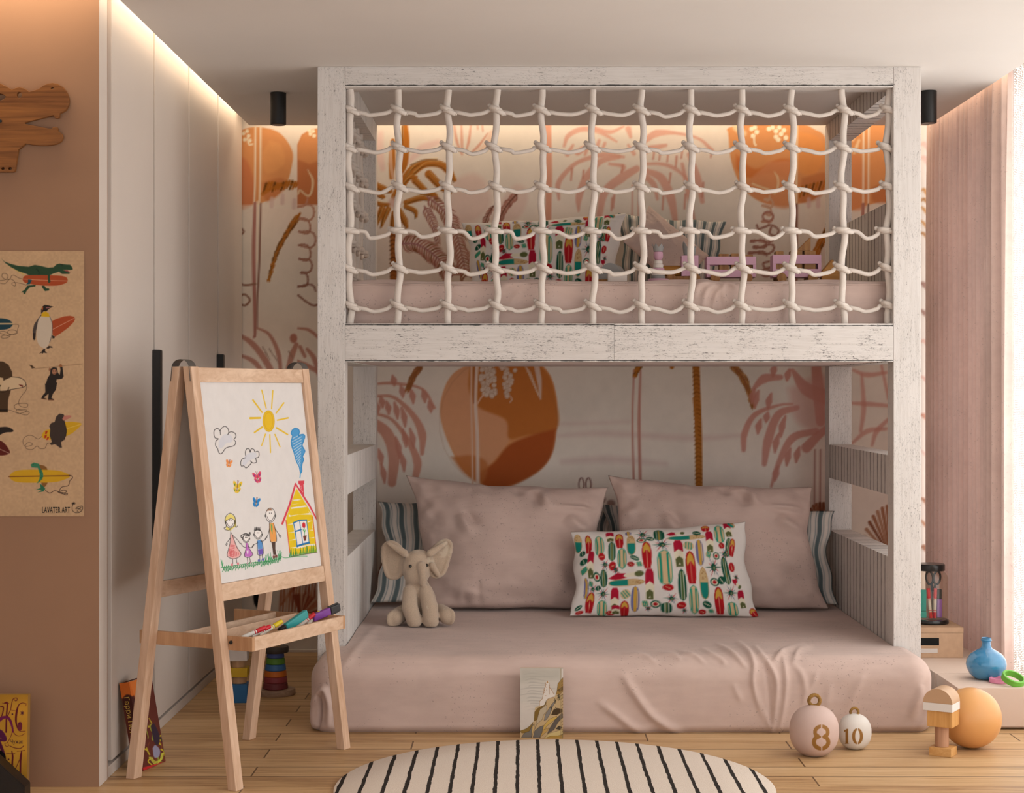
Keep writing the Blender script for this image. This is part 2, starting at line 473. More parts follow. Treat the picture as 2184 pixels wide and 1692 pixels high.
def sun(poly, lobes):
    C.fill(poly, ORA, 3, smooth=True)
    for pts, col, al in lobes: C.fill(pts, col, 7, al, smooth=True)
# --- panel beside the wardrobe
sun([(500,290),(520,276),(548,271),(585,278),(608,295),(624,325),(622,355),(612,390),(590,418),(560,432),(530,437),(500,437)],
    [([(500,330),(528,345),(545,400),(540,436),(500,437)], (205,122,82), .8), ([(575,300),(600,310),(606,350),(570,370),(560,330)], (232,164,104), .6), ([(556,390),(600,380),(610,400),(570,430)], ORD, .6)])
for x, y in ((519,285),(527,280),(530,290),(522,298),(533,300)): C.ell(x, y, 4, 4, (240,226,200), 2)
C.stroke([(528,295),(531,308),(538,308)], 4, (240,220,190), 2)
C.fill([(505,437),(640,437),(640,445),(505,445)], cream, 3, .5)
for x in (545, 556): C.stroke([(x, 255), (x-1, 380), (x-3, 436)], [4,4,4], (238,216,190), 2)
C.stroke([(544,434),(541,540),(544,700),(541,720)], [7,8,7,4], MV, 2.5); C.stroke([(549,430),(548,560)], 3, (236,216,196), 2)
C.stroke([(556,434),(553,560),(549,640),(549,700)], [3,4,3,2], BRN, 2)
for i in range(12):
    x = 562+i*6.2; C.stroke([(x+6, 380-2*math.sin(i)-i*.4+12), (x, 408-i*.6+2*math.cos(i*2))], [6,4], GOD if i % 3 == 0 else GO, 2.5)
C.stroke([(560,414),(590,398),(636,392)], [8,6,4], GO, 3, .7)
for x, y in ((580,432),(603,425),(628,435)): C.stroke([(x, y-8), (x-1, y+8)], 9, (214,184,178), 4, .7)
frond([(640,455),(612,498),(590,540),(573,598)], 4.2, 17, 22, [GOD, GO, (150,96,40)], GO, 0, .5, 2)
for pts in ([(505,598),(520,608),(545,606)], [(505,640),(520,628),(533,640),(522,652),(508,645)], [(515,488),(520,494),(515,500)]): C.stroke(pts, 4.5, (150,108,92), 2)
arcs([([(505,712),(540,735),(575,785),(600,850)], [5,9,10,6]), ([(505,755),(545,775),(580,830)], [4,8,5]), ([(549,700),(575,715),(595,760),(600,830)], [3,5,7,4]), ([(505,790),(540,810),(560,850)], 7), ([(632,735),(622,760),(610,800)], [7,9,5])], PKD, 3)
for x, y in ((560,740),(566,752),(574,744),(585,760),(616,750)): C.stroke([(x, y), (x+10, y+16)], [3,4,2], (150,118,100), 2.5, .7)
C.ell(626, 722, 8, 10, PKD, 3); C.stroke([(500,830),(560,900),(600,1000)], 8, PKL, 4); C.stroke([(520,800),(590,950),(610,1100)], 7, PK, 4)
# --- strip joining on to it
m0 = C.a.copy()
C.fill([(634,310),(644,288),(660,278),(690,272),(690,437),(634,437)], ORD, 3, .95)
C.fill([(634,310),(644,288),(660,278),(690,272),(690,340),(660,350),(634,340)], ORA, 6, .8)
for x, y in ((662,286),(668,280),(660,279),(670,290)): C.ell(x, y, 4, 4, (242,228,200), 2)
C.stroke([(656,362),(667,385),(664,410),(656,418),(640,406),(636,414)], [2,5,5,4,4,4], (224,196,160), 2)
script(651, 425, 625, 17, 7, ((196,140,116), (140,96,84)), 4, 1.1, 3)
C.stroke([(636,630),(655,645),(672,652),(690,640)], 4.5, (148,104,90), 2)
arcs([([(634,700),(660,705),(690,730)], [3,5,5]), ([(634,770),(655,780),(690,800)], [4,7,7]), ([(655,745),(670,765),(680,800)], [5,8,6]), ([(640,740),(650,760)], 6)], PKD, 3)
w = C.X < 634; C.a[w] = m0[w]
# low leaves left of the bed
arcs([([(600,1290),(640,1240),(690,1215)], [3,6,4])], (170,96,66))
for i in range(14):
    x = 596+i*6.5; C.stroke([(x, 1310), (x+3, 1272), (x+6, 1236)], [3,6,3], R.choice(((150,70,46),(176,104,72),(196,146,118))), 2.5, .85)
for i in range(16):
    a = -.2-i*.11; C.stroke([(640,1312), (640+45*math.cos(a), 1312+42*math.sin(a))], [3,7], R.choice(((140,62,42),(178,104,76),(206,164,136))), 2.5, .8)
C.ell(553, 1274, 13, 25, (16,15,16), 2)
# --- upper field seen through the net
arcs([([(812,285),(808,320),(816,360)], [8,16,8]), ([(872,345),(900,318),(935,303)], [6,14,8])], (224,182,176), 8, .6)
C.fill([(965,385),(1010,370),(1040,395),(1045,440),(1005,475),(960,470)], (222,184,172), 14, .55, True)
C.fill([(1045,470),(1090,400),(1120,400),(1125,430),(1100,470)], (222,184,172), 10, .5, True)
for pts in ([(864,262),(866,300),(862,350),(848,380)], [(838,300),(836,350),(834,380)]): C.stroke(pts, [9,15,15,7], GO, 3)
C.stroke([(834,310),(833,345),(838,380)], [5,9,6], (206,160,128), 3)
C.stroke([(858,270),(857,340)], 3, GOD, 2)
for pts, w in (([(842,420),(862,385),(880,358),(905,345),(930,342)], [12,14,9,6,4]), ([(880,372),(905,352),(935,350),(955,362),(970,384)], [7,10,12,13,6]),
    ([(850,405),(872,380),(888,378)], [9,8,5]), ([(885,385),(905,405)], [12,10]), ([(915,372),(940,398),(960,412)], [14,12,5]), ([(866,432),(895,423),(915,424)], [9,10,5]),
    ([(865,440),(885,450),(888,462)], [7,8,4]), ([(832,408),(815,402),(800,395)], [8,12,12]), ([(830,436),(815,436),(800,432)], [5,7,6]), ([(828,446),(820,462),(814,482)], [9,10,4]), ([(815,445),(805,470),(800,485)], [10,9,5]),
    ([(852,450),(862,470),(868,484)], [10,12,5]), ([(840,455),(838,480),(842,500)], [8,10,8]), ([(900,410),(925,415),(932,424)], [9,9,5]), ([(800,412),(818,420)], [10,6])):
    C.stroke(pts, np.asarray(w)*1.3, GO, 3, .95)
    p = np.array(pts, float)+np.array((-2.5, 4)); C.stroke(p, 2.6, GOD, 2, .8)
    p = np.array(pts, float)+np.array((3, -5)); C.stroke(p, 1.8, (240,216,150), 2, .55)
C.stroke([(876,352),(905,341),(932,341)], 3, (150,116,84), 2); C.ell(842, 432, 13, 12, (214,172,160), 7, .8)
trunk(838, 490, 612, 14, (168,98,44), (92,52,28))
frond([(912,420),(948,452),(975,505),(995,590)], 4, 24, 26, [(150,86,74),(168,104,88),(138,84,60)], (160,110,104), 0, .9, 2.5, False)
frond([(855,520),(890,522),(930,548),(965,590)], 4.2, 26, 22, [(146,80,70),(172,110,94),(128,74,50)], (168,116,118), 0, 1.1, 2.5, False)
frond([(905,440),(925,480),(935,520)], 3.5, 18, 12, [(150,92,84),(176,124,104)], (168,120,110), 0, .8, 2.5)
frond([(1104,412),(1080,440),(1060,475)], 3.6, 16, 14, [(140,84,70),(168,108,92)], (120,78,64), 0, .7, 2.5, False)
frond([(1052,440),(1040,460),(1030,490)], 3.6, 12, 8, [(140,84,70),(168,108,92)], (120,78,64), 0, .7, 2.5, False)
for pts in ([(968,262),(974,300),(984,328)], [(984,262),(985,300),(986,330)], [(1005,262),(1000,300),(994,322)], [(1040,285),(1020,312),(1000,330)], [(1018,262),(1019,275)], [(1028,262),(1030,280)]): C.stroke(pts, [3,6,3], (206,142,120), 3.5, .8)
C.stroke([(1050,285),(1035,310),(1015,325)], [14,10,3], (226,186,164), 5, .7)
trunk(1169, 265, 470, 13, (218,158,134))
pal = [([(1203,312),(1212,290),(1240,276),(1275,280),(1315,302)], [4,7,8,7,3]), ([(1192,425),(1190,395),(1205,370),(1235,345),(1290,330),(1330,335)], [4,8,7,6,8,4]),
 ([(1234,450),(1235,420),(1250,380),(1280,345),(1320,335)], [3,11,11,9,6]), ([(1278,460),(1290,410),(1325,380),(1358,360)], [9,12,14,10]), ([(1376,300),(1400,285),(1440,284),(1490,296),(1518,320)], [8,11,5,4,6]),
 ([(1375,350),(1410,350),(1440,360),(1470,385)], [4,5,6,3]), ([(1380,365),(1410,380),(1430,420),(1440,470)], [8,13,14,8]), ([(1372,372),(1395,395),(1402,425)], [9,9,4]), ([(1470,330),(1488,380),(1498,430)], [7,11,7]),
 ([(1340,275),(1345,292)], [9,5]), ([(1420,310),(1385,318),(1372,330)], [5,10,6]), ([(1300,350),(1330,355),(1325,368)], [4,6,3]), ([(1330,270),(1300,282),(1262,270)], [3,6,4]), ([(1210,330),(1222,310)], [7,4]), ([(1232,325),(1250,315),(1248,330)], [10,8,4]), ([(1278,300),(1268,330)], [5,6]), ([(1290,306),(1285,318)], [5,4]), ([(1340,310),(1352,328)], [4,6]), ([(1455,350),(1470,420),(1480,470)], [5,8,5])]
arcs(pal, (212,152,134), 4, .8)
for x, y, l in ((1220,372,24),(1310,430,26),(1395,332,14),(1408,334,14),(1425,336,18),(1443,345,22),(1415,430,34),(1462,430,30),(1500,405,30),(1306,436,26),(1328,360,14),(1430,380,20),(1455,330,14),(1518,330,10),(1265,305,14),(1245,372,16)):
    C.stroke([(x, y-l/2), (x-2, y+l/2)], [5,13,4] if l > 18 else [4,9,4], (200,134,116), 3.5, .8)
for x in (1349, 1362): C.stroke([(x, 395), (x-1, 460)], 4, (206,150,134), 3, .7)
# right sun and the writing
sun([(1553,285),(1556,272),(1620,262),(1700,262),(1735,275),(1762,300),(1762,395),(1735,425),(1690,437),(1650,437),(1612,425),(1580,395),(1560,345)],
    [([(1570,330),(1610,360),(1660,340),(1690,345),(1690,380),(1640,370),(1600,380),(1572,362)], (206,112,56), .8), ([(1640,345),(1700,350),(1690,437),(1640,437),(1590,400)], (214,140,96), .8), ([(1700,280),(1740,290),(1760,320),(1740,370),(1700,360)], (232,152,84), .7), ([(1710,380),(1762,370),(1750,420),(1705,430)], ORD, .6)])
for i in range(7): C.stroke([(1712+i*8, 398-i*2), (1706+i*8, 420-i*3)], [5,4], GOD if i % 2 else GO, 2.5, .9)
for x, y in ((1603,275),(1610,272),(1614,282),(1606,290),(1648,272),(1655,280),(1662,272),(1666,286),(1672,278),(1655,292),(1660,298),(1640,275),(1676,294)): C.ell(x, y, 5, 5, (244,232,204), 2.5)
C.stroke([(1608,290),(1609,305),(1612,310)], 4, (244,226,196), 2); C.stroke([(1570,272),(1585,285)], 14, (240,214,176), 6, .8)
C.stroke([(1700,262),(1698,437)], 5, (238,206,172), 3); C.stroke([(1699,437),(1699,610)], [6,5], (150,104,90), 2.5); C.stroke([(1704,437),(1703,520)], 2, (226,200,180), 2)
for x in (1725, 1745): C.stroke([(x, 425), (x, 440)], 9, (216,180,176), 4, .7)
C.stroke([(1651,366),(1659,380),(1659,398),(1653,412),(1640,405),(1620,398),(1605,392)], [2,5,5,5,5,4,4], (226,190,150), 2.2)
script(1636, 418, 480, 13, 4, ((214,172,140), (186,132,110)), 4, 1.1, 4)
C.ring(1638, 462, 11, 10, 4.5, (176,122,106), 2.2); C.stroke([(1614,480),(1618,488),(1632,484),(1645,480),(1660,490),(1655,503),(1642,498),(1645,484)], 4.5, (156,110,96), 2.2)
script(1625, 508, 545, 26, 3, ((170,118,104), (150,100,86)), 4.5, .4, 7); C.stroke([(1640,558),(1628,562),(1632,572),(1645,570)], 4.5, (160,112,100), 2.2); C.ring(1634, 582, 10, 8, 4, (160,112,100), 2.2)
frond([(1772,480),(1755,510),(1738,545)], 4.5, 18, 12, [GOD, GO], GO, 0, .6, 2.2, False)
sun([(1790,262),(1925,262),(1925,425),(1880,430),(1850,437),(1790,437)], [([(1800,330),(1840,340),(1850,437),(1800,437)], (216,136,88), .7), ([(1860,400),(1925,380),(1925,425),(1865,432)], ORD, .7)])
for x in (1842, 1853): C.stroke([(x, 262), (x-1, 436)], 4, (238,212,186), 2.5)
C.stroke([(1841,436),(1840,470),(1841,500)], 7, (176,120,106), 2.5); C.stroke([(1852,436),(1850,490)], 3, (96,70,62), 2)
for x, y in ((1825,285),(1832,300),(1828,312)): C.stroke([(x, y), (x-6, y+14)], 6, (240,214,176), 4, .7)
# beyond the bed: slivers by the curtain
for y, c in ((300,PKL),(330,PKL),(398,GO),(418,(150,86,30)),(440,GO),(470,GO),(492,(150,86,30)),(600,BRN),(660,BRN),(720,PK),(800,PK),(880,(190,120,96)),(960,PKL),(1060,(150,84,54)),(1110,(170,100,64)),(1160,(140,76,48))):
    C.stroke([(1958+R.random()*8, y+12*R.random()), (1972, y+8), (1984+R.random()*6, y+26+10*R.random())], [3,6+6*R.random(),3], c, 5, .7)
# --- lower field
C.stroke([(1190,930),(1290,925),(1480,935),(1590,928)], [4,10,12,4], (206,172,166), 12, .5); C.stroke([(1200,985),(1300,980),(1420,990)], [8,14,6], (206,172,166), 14, .5)
C.stroke([(1190,905),(1340,900)], 6, (206,172,166), 10, .4)
sun([(1003,776),(1060,762),(1130,766),(1170,795),(1187,850),(1187,915),(1178,965),(1155,1000),(1110,1028),(1065,1042),(1020,1030),(985,1000),(955,940),(939,880),(948,830),(968,797)],
    [([(1003,776),(1000,810),(1012,860),(1030,870),(1080,900),(1088,935),(1060,975),(1030,1000),(985,985),(955,940),(939,880),(948,830),(968,797)], (218,156,116), .95),
     ([(1004,778),(1060,764),(1128,768),(1168,796),(1186,850),(1187,915),(1120,930),(1085,935),(1078,895),(1022,870),(1000,830)], (186,106,46), .9),
     ([(1186,915),(1130,930),(1085,950),(1055,985),(1025,1010),(1030,1034),(1065,1042),(1110,1028),(1155,1000),(1178,965)], (168,80,36), .95),
     ([(962,975),(1010,972),(1040,990),(1028,1030),(990,1010)], (192,112,60), .8)])
C.ring(1063, 902, 126, 138, 2, (150,100,70), 3, .25)
C.stroke([(1006,762),(1005,850),(1007,950),(1008,1040)], [4,4,3,4], (220,180,156), 2); C.stroke([(1018,762),(1014,850),(1018,930),(1019,1040)], [8,7,7,8], (226,200,184), 2.2)
C.stroke([(1012,762),(1010,860)], 3, (170,100,60), 2)
for i in range(60):
    k = i/60; cx = 1022+R.random()*36*(1-k*.25)+k*8; C.ell(cx, 778+k*68, 5, 5, (214,192,174), 2); C.ring(cx, 778+k*68, 5.2, 5.2, 1.3, (150,100,72), 1.5, .6)
for i in range(34):
    k = i/34; cx = 1085-10*k+(R.random()-.5)*36*(1-k)+k*6; C.ell(cx, 778+k*70, 4.5, 4.5, (214,190,172), 2); C.ring(cx, 778+k*70, 4.7, 4.7, 1.2, (150,100,72), 1.5, .6)
C.stroke([(1018,862),(1025,850),(1032,842)], 3, (220,176,150), 2); C.stroke([(1088,846),(1092,852),(1088,858)], 3, (214,178,158), 2)
for i in range(10): C.stroke([(1118+i*3.2, 778+i*7), (1132+i*2.4, 796+i*6.2)], [2,4,2], (222,200,186), 2)
C.stroke([(1142,770),(1150,810),(1153,850)], [12,10,3], (212,182,166), 3)
L = [([(790,820),(840,818),(900,830),(926,870)], [3,5,4,5]), ([(800,845),(840,848),(880,885),(900,925),(900,968)], [4,5,9,13,6]), ([(790,880),(835,895),(870,940),(890,985),(885,1024)], [4,5,8,13,9]), ([(795,900),(825,925),(840,970),(836,1030)], [14,18,18,13])]
arcs(L, (202,140,120), 3, .9)
for x, y, l in ((815,858,22),(828,870,26),(846,876,34),(862,890,40),(864,935,36),(880,935,40),(850,955,44),(812,975,32),(818,1010,40),(860,985,40),(905,845,26),(918,868,22),(880,845,30),(858,835,24),(840,812,20),(805,870,20)):
    C.stroke([(x-l*.14, y-l/2), (x, y), (x+l*.05, y+l/2)], [5,14,5], (196,130,112), 3, .85)
frond([(902,776),(884,800),(869,832)], 5.5, 20, 10, [(150,92,52),(176,112,70)], (150,92,52), 0, .5, 2.2)
for x in (1352, 1366): C.stroke([(x, 790), (x-3, 900), (x, 1050)], [4,7,6] if x > 1360 else [4,4,5], (190,136,122), 2.5)
frond([(1372,774),(1362,785),(1354,802)], 5, 14, 6, [GO, GOD], GO, 0, .5, 2.2); C.ell(1433, 782, 5, 6, GO, 2.5)
trunk(1484, 770, 1052, 15, (172,104,40), (122,68,22), 1491)
C.stroke([(1480,850),(1486,930)], 5, (172,104,40), 2)
frond([(1556,774),(1580,800),(1596,832),(1606,868)], 5, 22, 16, [(150,96,52),(178,118,62)], (150,92,52), 0, .55, 2.2)
Rr = [([(1606,830),(1630,808),(1665,805)], [5,14,8]), ([(1586,960),(1588,925),(1610,885),(1660,865),(1690,862)], [7,10,8,4,3]), ([(1630,990),(1638,940),(1660,885),(1700,870)], [8,14,12,8]), ([(1645,1038),(1660,990),(1690,935),(1740,920)], [4,8,12,10]), ([(1720,955),(1750,925),(1790,895)], [16,12,6]), ([(1690,790),(1720,830),(1770,850)], [6,20,24]), ([(1740,770),(1745,830),(1750,900)], [14,18,14])]
arcs(Rr, (200,136,122), 3.5, .85)
C.fill([(1680,830),(1760,800),(1790,860),(1760,920),(1700,900)], (206,150,140), 16, .5, True)
for x, y, l in ((1612,852,36),(1640,856,32),(1618,910,30),(1655,945,40),(1668,910,44),(1635,890,20),(1680,975,36),(1700,970,32),(1655,1010,30),(1605,845,30),(1680,800,24),(1650,790,26)):
    C.stroke([(x+l*.16, y-l/2), (x, y), (x-l*.06, y+l/2)], [5,15,5], (196,130,116), 3, .85)
for x in (1738, 1750): C.stroke([(x, 960), (x-1, 1090)], 4, (176,128,116), 2.5, .8)
for pts in ([(1820,790),(1850,800),(1890,795)], [(1815,860),(1850,862),(1900,866)], [(1838,800),(1842,870),(1836,920)], [(1818,945),(1850,920),(1890,915)], [(1860,950),(1870,920),(1900,890)], [(1880,780),(1895,850)]): C.stroke(pts, [6,11,7], (200,138,124), 4, .7)
for i in range(13):
    a = math.pi*(.98-.055*i); C.stroke([(1900,1190), (1900+62*math.cos(a), 1190-110*math.sin(a))], [3,8], R.choice(((130,70,46),(158,96,66),(176,122,92))), 2.5, .85)
for i in range(12):
    a = math.pi*(.95-.07*i); C.stroke([(1752,1120), (1752+34*math.cos(a), 1120-46*math.sin(a))], [3,7], R.choice(((120,64,40),(150,90,60))), 2.5, .85)
for x in (1240, 1255): C.ring(x, 1034, 5.5, 14, 3, (128,84,76), 2, .9)
for x, y in ((1283,1066),(1303,1074),(1276,1080)): C.ell(x, y, 9, 8, (132,92,84), 4, .7)
for i in range(14): C.stroke([(800+i*3, 1250-i*4), (812+i*2, 1215-i*6)], [3,6], R.choice(((122,58,38),(160,100,70),(110,54,32))), 2.5, .85)
G = np.zeros((C.ny, C.nx, 3)); G[..., 0] = (C.X-CX)*YW/F; G[..., 1] = YW; G[..., 2] = EYE-(C.Y-CY)*YW/F
struct(new('wall_back', grid_mesh(G, 'wall_back', C.a, flip=True), M_mural))
struct(box('wall_back_core', (-1.4, YW+.004, -.02), (2.2, YW+.05, 2.62), M_tan, bev=0))
struct(box('baseboard_back', (XL+.001, YW-.016, 0), (1.95, YW-.001, .012), M_ward, bev=.002))
del G
# ---------------------------------------------------------------- wardrobe
wd = empty('wardrobe', (XL, 6.4, 0), 'tall built-in blush wardrobe with flat doors and long black handles', 'wardrobe')
box('side_panel', (XL-.10, 5.2005, 0), (XL-.03, 7.70, 2.6), M_ward, wd, 0)
box('end_post', (XL-.03, 5.0945, 0), (XL+.001, 5.192, 2.6), M_ward, wd, .001)
ds = [5.238, 5.86, 6.47, 7.09, 7.706]
doors = []
for i in range(4):
    doors.append(box('door', (XL-.028, ds[i]+.012, .045), (XL, ds[i+1]-.012, 2.6), M_ward, wd, .002))
box('plinth', (XL-.028, 5.192, 0), (XL-.001, 7.706, .034), M_ward, wd, .001)
def handle(y0, y1, z0, z1, d):
    bm = bmesh.new(); box_bm(bm, (XL+.0005, y0, z0), (XL+.028, y0+.035, z1)); box_bm(bm, (XL+.0005, y1-.035, z0), (XL+.020, y1, z1))
    bmesh.ops.bevel(bm, geom=bm.edges[:], offset=.002, segments=2, affect='EDGES')
    new('handle', bm2me(bm, 'handle'), M_black, d)
handle(5.825, 5.90, .58, 1.337, doors[0]); handle(7.055, 7.135, .58, 1.347, doors[2])
# ---------------------------------------------------------------- ceiling spots
def spot(x, y, label):
    e = empty('ceiling_spotlight', (x, y, ZC-.128), label, 'ceiling light', 'black ceiling spotlights')
    lathe('housing', [(.0,.004),(.026,.004),(.0275,0),(.031,.002),(.0315,.006),(.0315,.1265),(.030,.1275),(0,.1275)], M_black, (x,y,ZC-.128), e, 40)
    lathe('lens', [(0,.0),(.025,.0),(.025,.003),(0,.003)], plain('lens_grey', (60,58,56), .3), (x,y,ZC-.1275), e, 32)
spot(-.967, 6.70, 'black cylindrical ceiling spotlight between the wardrobe and the bunk bed')
spot(1.605, 6.66, 'black cylindrical ceiling spotlight between the bunk bed and the pleated curtain')
# ================================================================ bunk bed
XO0, XI0, XI1, XO1 = -.745, -.645, 1.355, 1.455
YF0, YF1, YB0, YB1 = 6.154, 6.254, 7.446, 7.546
ZT = 2.3772
M_rope = plain('ivory_rope', (224,212,202), .85, .04, 30, .15, 0, .25, 260)
bed = empty('bunk_bed', ((XO0+XO1)/2, (YF0+YB1)/2, 0), 'whitewashed wooden bunk bed with a rope net across the upper bunk', 'bed')
for x0, x1 in ((XO0, XI0), (XI1, XO1)):
    for y0, y1 in ((YF0, YF1), (YB0, YB1)):
        box('post', (x0, y0, 0), (x1, y1, ZT), M_post, bed, .0025)
    box('top_beam', (x0+.0005, YF1+.0005, 2.297), (x1-.0005, YB0-.0005, ZT), M_beady if x0 > 0 else M_bead_lit, bed, .0015)
    box('side_rail', (x0+.001, YF1+.0005, 1.301), (x1-.001, YB0-.0005, 1.441), M_beady if x0 > 0 else M_bead_lit, bed, .0015)
    box('side_rung', (x0+.0005, YF1+.0005, .81), (x1-.0005, YB0-.0005, .957), M_beady if x0 > 0 else M_bead_lit, bed, .0015)
    box('side_panel', (x0+.0005, YF1+.0005, .02), (x1-.0005, YB0-.0005, .581), M_beady if x0 > 0 else M_bead_lit, bed, .0015)
box('guard_panel', (1.428, YF1+.0005, 1.4415), (XO1-.0005, YB0-.0005, 1.931), M_beady, bed, .0015)
box('top_beam', (XI0+.0005, YF0, 2.302), (XI1-.0005, YF1, ZT), M_beamx, bed, .002)
box('front_rail', (XI0+.0005, YF0, 1.301), (.336, YF1-.006, 1.441), M_railx, bed, .0015)
box('front_rail', (.3365, YF0, 1.301), (XI1-.0005, YF1-.006, 1.441), M_railx2, bed, .0015)
# rope net ----------------------------------------------------------
cols = [746, 850, 957, 1058, 1157, 1265, 1370, 1474, 1583, 1690, 1798, 1894]
rows = [235, 314, 399, 492, 572, 652]
YN = 6.200
zr = [EYE-(y-CY)*YN/F for y in rows]
xr = [(x-CX)*YN/F for x in cols]
def knot_me(flat):
    path = []
    n = 40
    for i in range(n+1):
        t = i/n; a = -2.6+t*2*math.pi*1.95
        rx = .024 if flat else .0195; ry = .0205; sh = (2*t-1)*(.012 if flat else .009)
        x = rx*math.cos(a); y = -ry*math.sin(a)
        z = (.0105-.021*t)*(0.62 if flat else 1.0) - x*(.10 if flat else .46); x += sh
        path.append((x, y, z))
    path = [(-.030, .004, .007 if flat else .018)]+path+[(.034, -.008, -.007 if flat else -.0175)]
    return tube_me(crom(path, 3), [.0034, .0056, .0078]+[.0088]*(3*len(path)-8)+[.0080, .0064, .0042], 8)
KN = [knot_me(False), knot_me(True)]
for m in KN: m.materials.append(M_rope)
rr = random.Random(3)
ropes = []
for k, x in enumerate(xr):
    zs = np.linspace(1.442, 2.301, 46); ph = rr.random()*6
    knots = np.array(zr)
    off = np.array([.004*math.sin(z*17+ph)+.003*math.sin(z*41+ph*2) for z in zs])
    d = np.array([zz for zz in zs])[:, None]-knots[None, :]
    # rope kinks a little at each knot
    off += np.sum(np.where(d > 0, -1, 1)*.0035*np.exp(-np.abs(d)/.02), 1)*.9
    pts = [(x+off[i], YN+.003*math.sin(zs[i]*13+ph), zs[i]) for i in range(len(zs))]
    o = new('vertical_rope', tube_me(pts, .0126, 10), M_rope, bed); ropes.append(o)
    for j, z in enumerate(zr):
        kn = bpy.data.objects.new('knot', KN[1 if j == 3 else 0]); COL.objects.link(kn)
        xo = float(np.interp(z, zs, off)); kn.location = (x+xo, YN, z); kn.rotation_euler = (0, 0, rr.uniform(-.12, .12)); kn.scale = (1,1,1)
        setparent(kn, o)
for j, z in enumerate(zr):
    path = [(xr[0], YN, z)]
    for k in range(len(xr)-1):
        a, b = xr[k], xr[k+1]; L = b-a; s = rr.uniform(.016, .026)*(1.25 if j == 3 else 1)
        zl, zr2 = (-.002, -.002) if j == 3 else (-.009, -.002)
        m_ = .5+rr.uniform(-.10, .10)
        path += [(a+.012, YN+.012, z-.004), (a+.034, YN-.002, z+zl), (a+.036+(L-.072)*.22, YN-.002, z+zl-.005), (a+m_*L, YN-.001, z-s), (a+.80*L-.008, YN, z-s*.55), (b-.030, YN+.006, z+zr2), (b-.012, YN+.013, z+.001)]
    path.append((xr[-1], YN+.004, z))
    new('horizontal_rope', tube_me(crom(path, 3), .0078, 8), M_rope, bed)
# net on the open side of the upper bunk
XS = -.694
ys = [6.40+.172*k for k in range(6)]
for k, y in enumerate(ys):
    zs = np.linspace(1.442, 2.2965, 30); ph = rr.random()*6
    o = new('vertical_rope', tube_me([(XS+.003*math.sin(z*15+ph), y+.005*math.sin(z*17+ph), z) for z in zs], .0126, 8), M_rope, bed)
    for j, z in enumerate(zr):
        kn = bpy.data.objects.new('knot', KN[1 if j == 3 else 0]); COL.objects.link(kn)
        kn.location = (XS, y, z); kn.rotation_euler = (0, 0, math.pi/2+rr.uniform(-.1,.1)); kn.scale = (1.2,1.2,1.2)
        setparent(kn, o)
for j, z in enumerate(zr):
    path = [(XS, YF1+.001, z+.005)]
    for k in range(len(ys)-1):
        a, b = ys[k], ys[k+1]
        for q, dz in ((0,0), (.3,-.018), (.55,-.024), (.8,-.012)): path.append((XS+.012, a+q*(b-a), z+dz))
    path += [(XS+.012, ys[-1], z), (XS, YB0-.001, z+.004)]
    new('horizontal_rope', tube_me(crom(path, 3), .0078, 8), M_rope, bed)
# ---------------------------------------------------------------- bedding cloth
def linen(name, c, spec_amt=.5, sheen=.15):
    t = NT(name); w = t.coord('Object'); a = lin(c)
    f = t.noise(w, 2.6, 5, .6); col = t.ramp(f, [(.3, tuple(a*.86)), (.5, tuple(a)), (.72, tuple(np.minimum(a*1.08, 1)))])
    h = t.noise(t.coord('Object', (.25,1,1)), 40, 4); col = t.mix(.35, col, t.ramp(h, [(.35, (.86,.83,.83)), (.6, (1,1,1))]), 'MULTIPLY')
    s = t.noise(w, 130, 2, .4); m = t.noise(w, 5, 3)
    k = t.math('MULTIPLY', t.math('GREATER_THAN', s, .675), t.math('GREATER_THAN', m, .5))
    col = t.mix(t.math('MULTIPLY', k, spec_amt), col, tuple(a*.42)+(1,))
    t.bump(t.noise(w, 500, 2), .08, .003)
    t.b.inputs['Sheen Weight'].default_value = sheen
    return t.done(col, .85, 0, .12)
M_pink = linen('blush_linen', (208,182,171))
def ridge_field(px, py, ridges):
    """sum of soft ridges along picture-measured fold lines"""
    H = np.zeros(px.shape)
    for pts, sig, amp in ridges:
        q = crom(pts, 6); D = np.full(px.shape, 1e9); T = np.zeros(px.shape)
        m = len(q)-1
        w = (px > q[:,0].min()-4*sig) & (px < q[:,0].max()+4*sig) & (py > q[:,1].min()-4*sig) & (py < q[:,1].max()+4*sig)
        if not w.any(): continue
        X, Y = px[w], py[w]; d0 = np.full(X.shape, 1e9); t0 = np.zeros(X.shape)
        for i in range(m):
            d, t = Canvas.segd(X, Y, q[i], q[i+1]); k = d < d0; d0 = np.where(k, d, d0); t0 = np.where(k, (i+t)/m, t0)
        H[w] += amp*np.exp(-(d0/sig)**2)*np.sin(np.pi*np.clip(t0*.92+.04, 0, 1))**.6
    return H
def Z2(pts, x0=1300, y0=1280, s=3.12): return [(x0+x/s, y0+y/s) for x, y in pts]
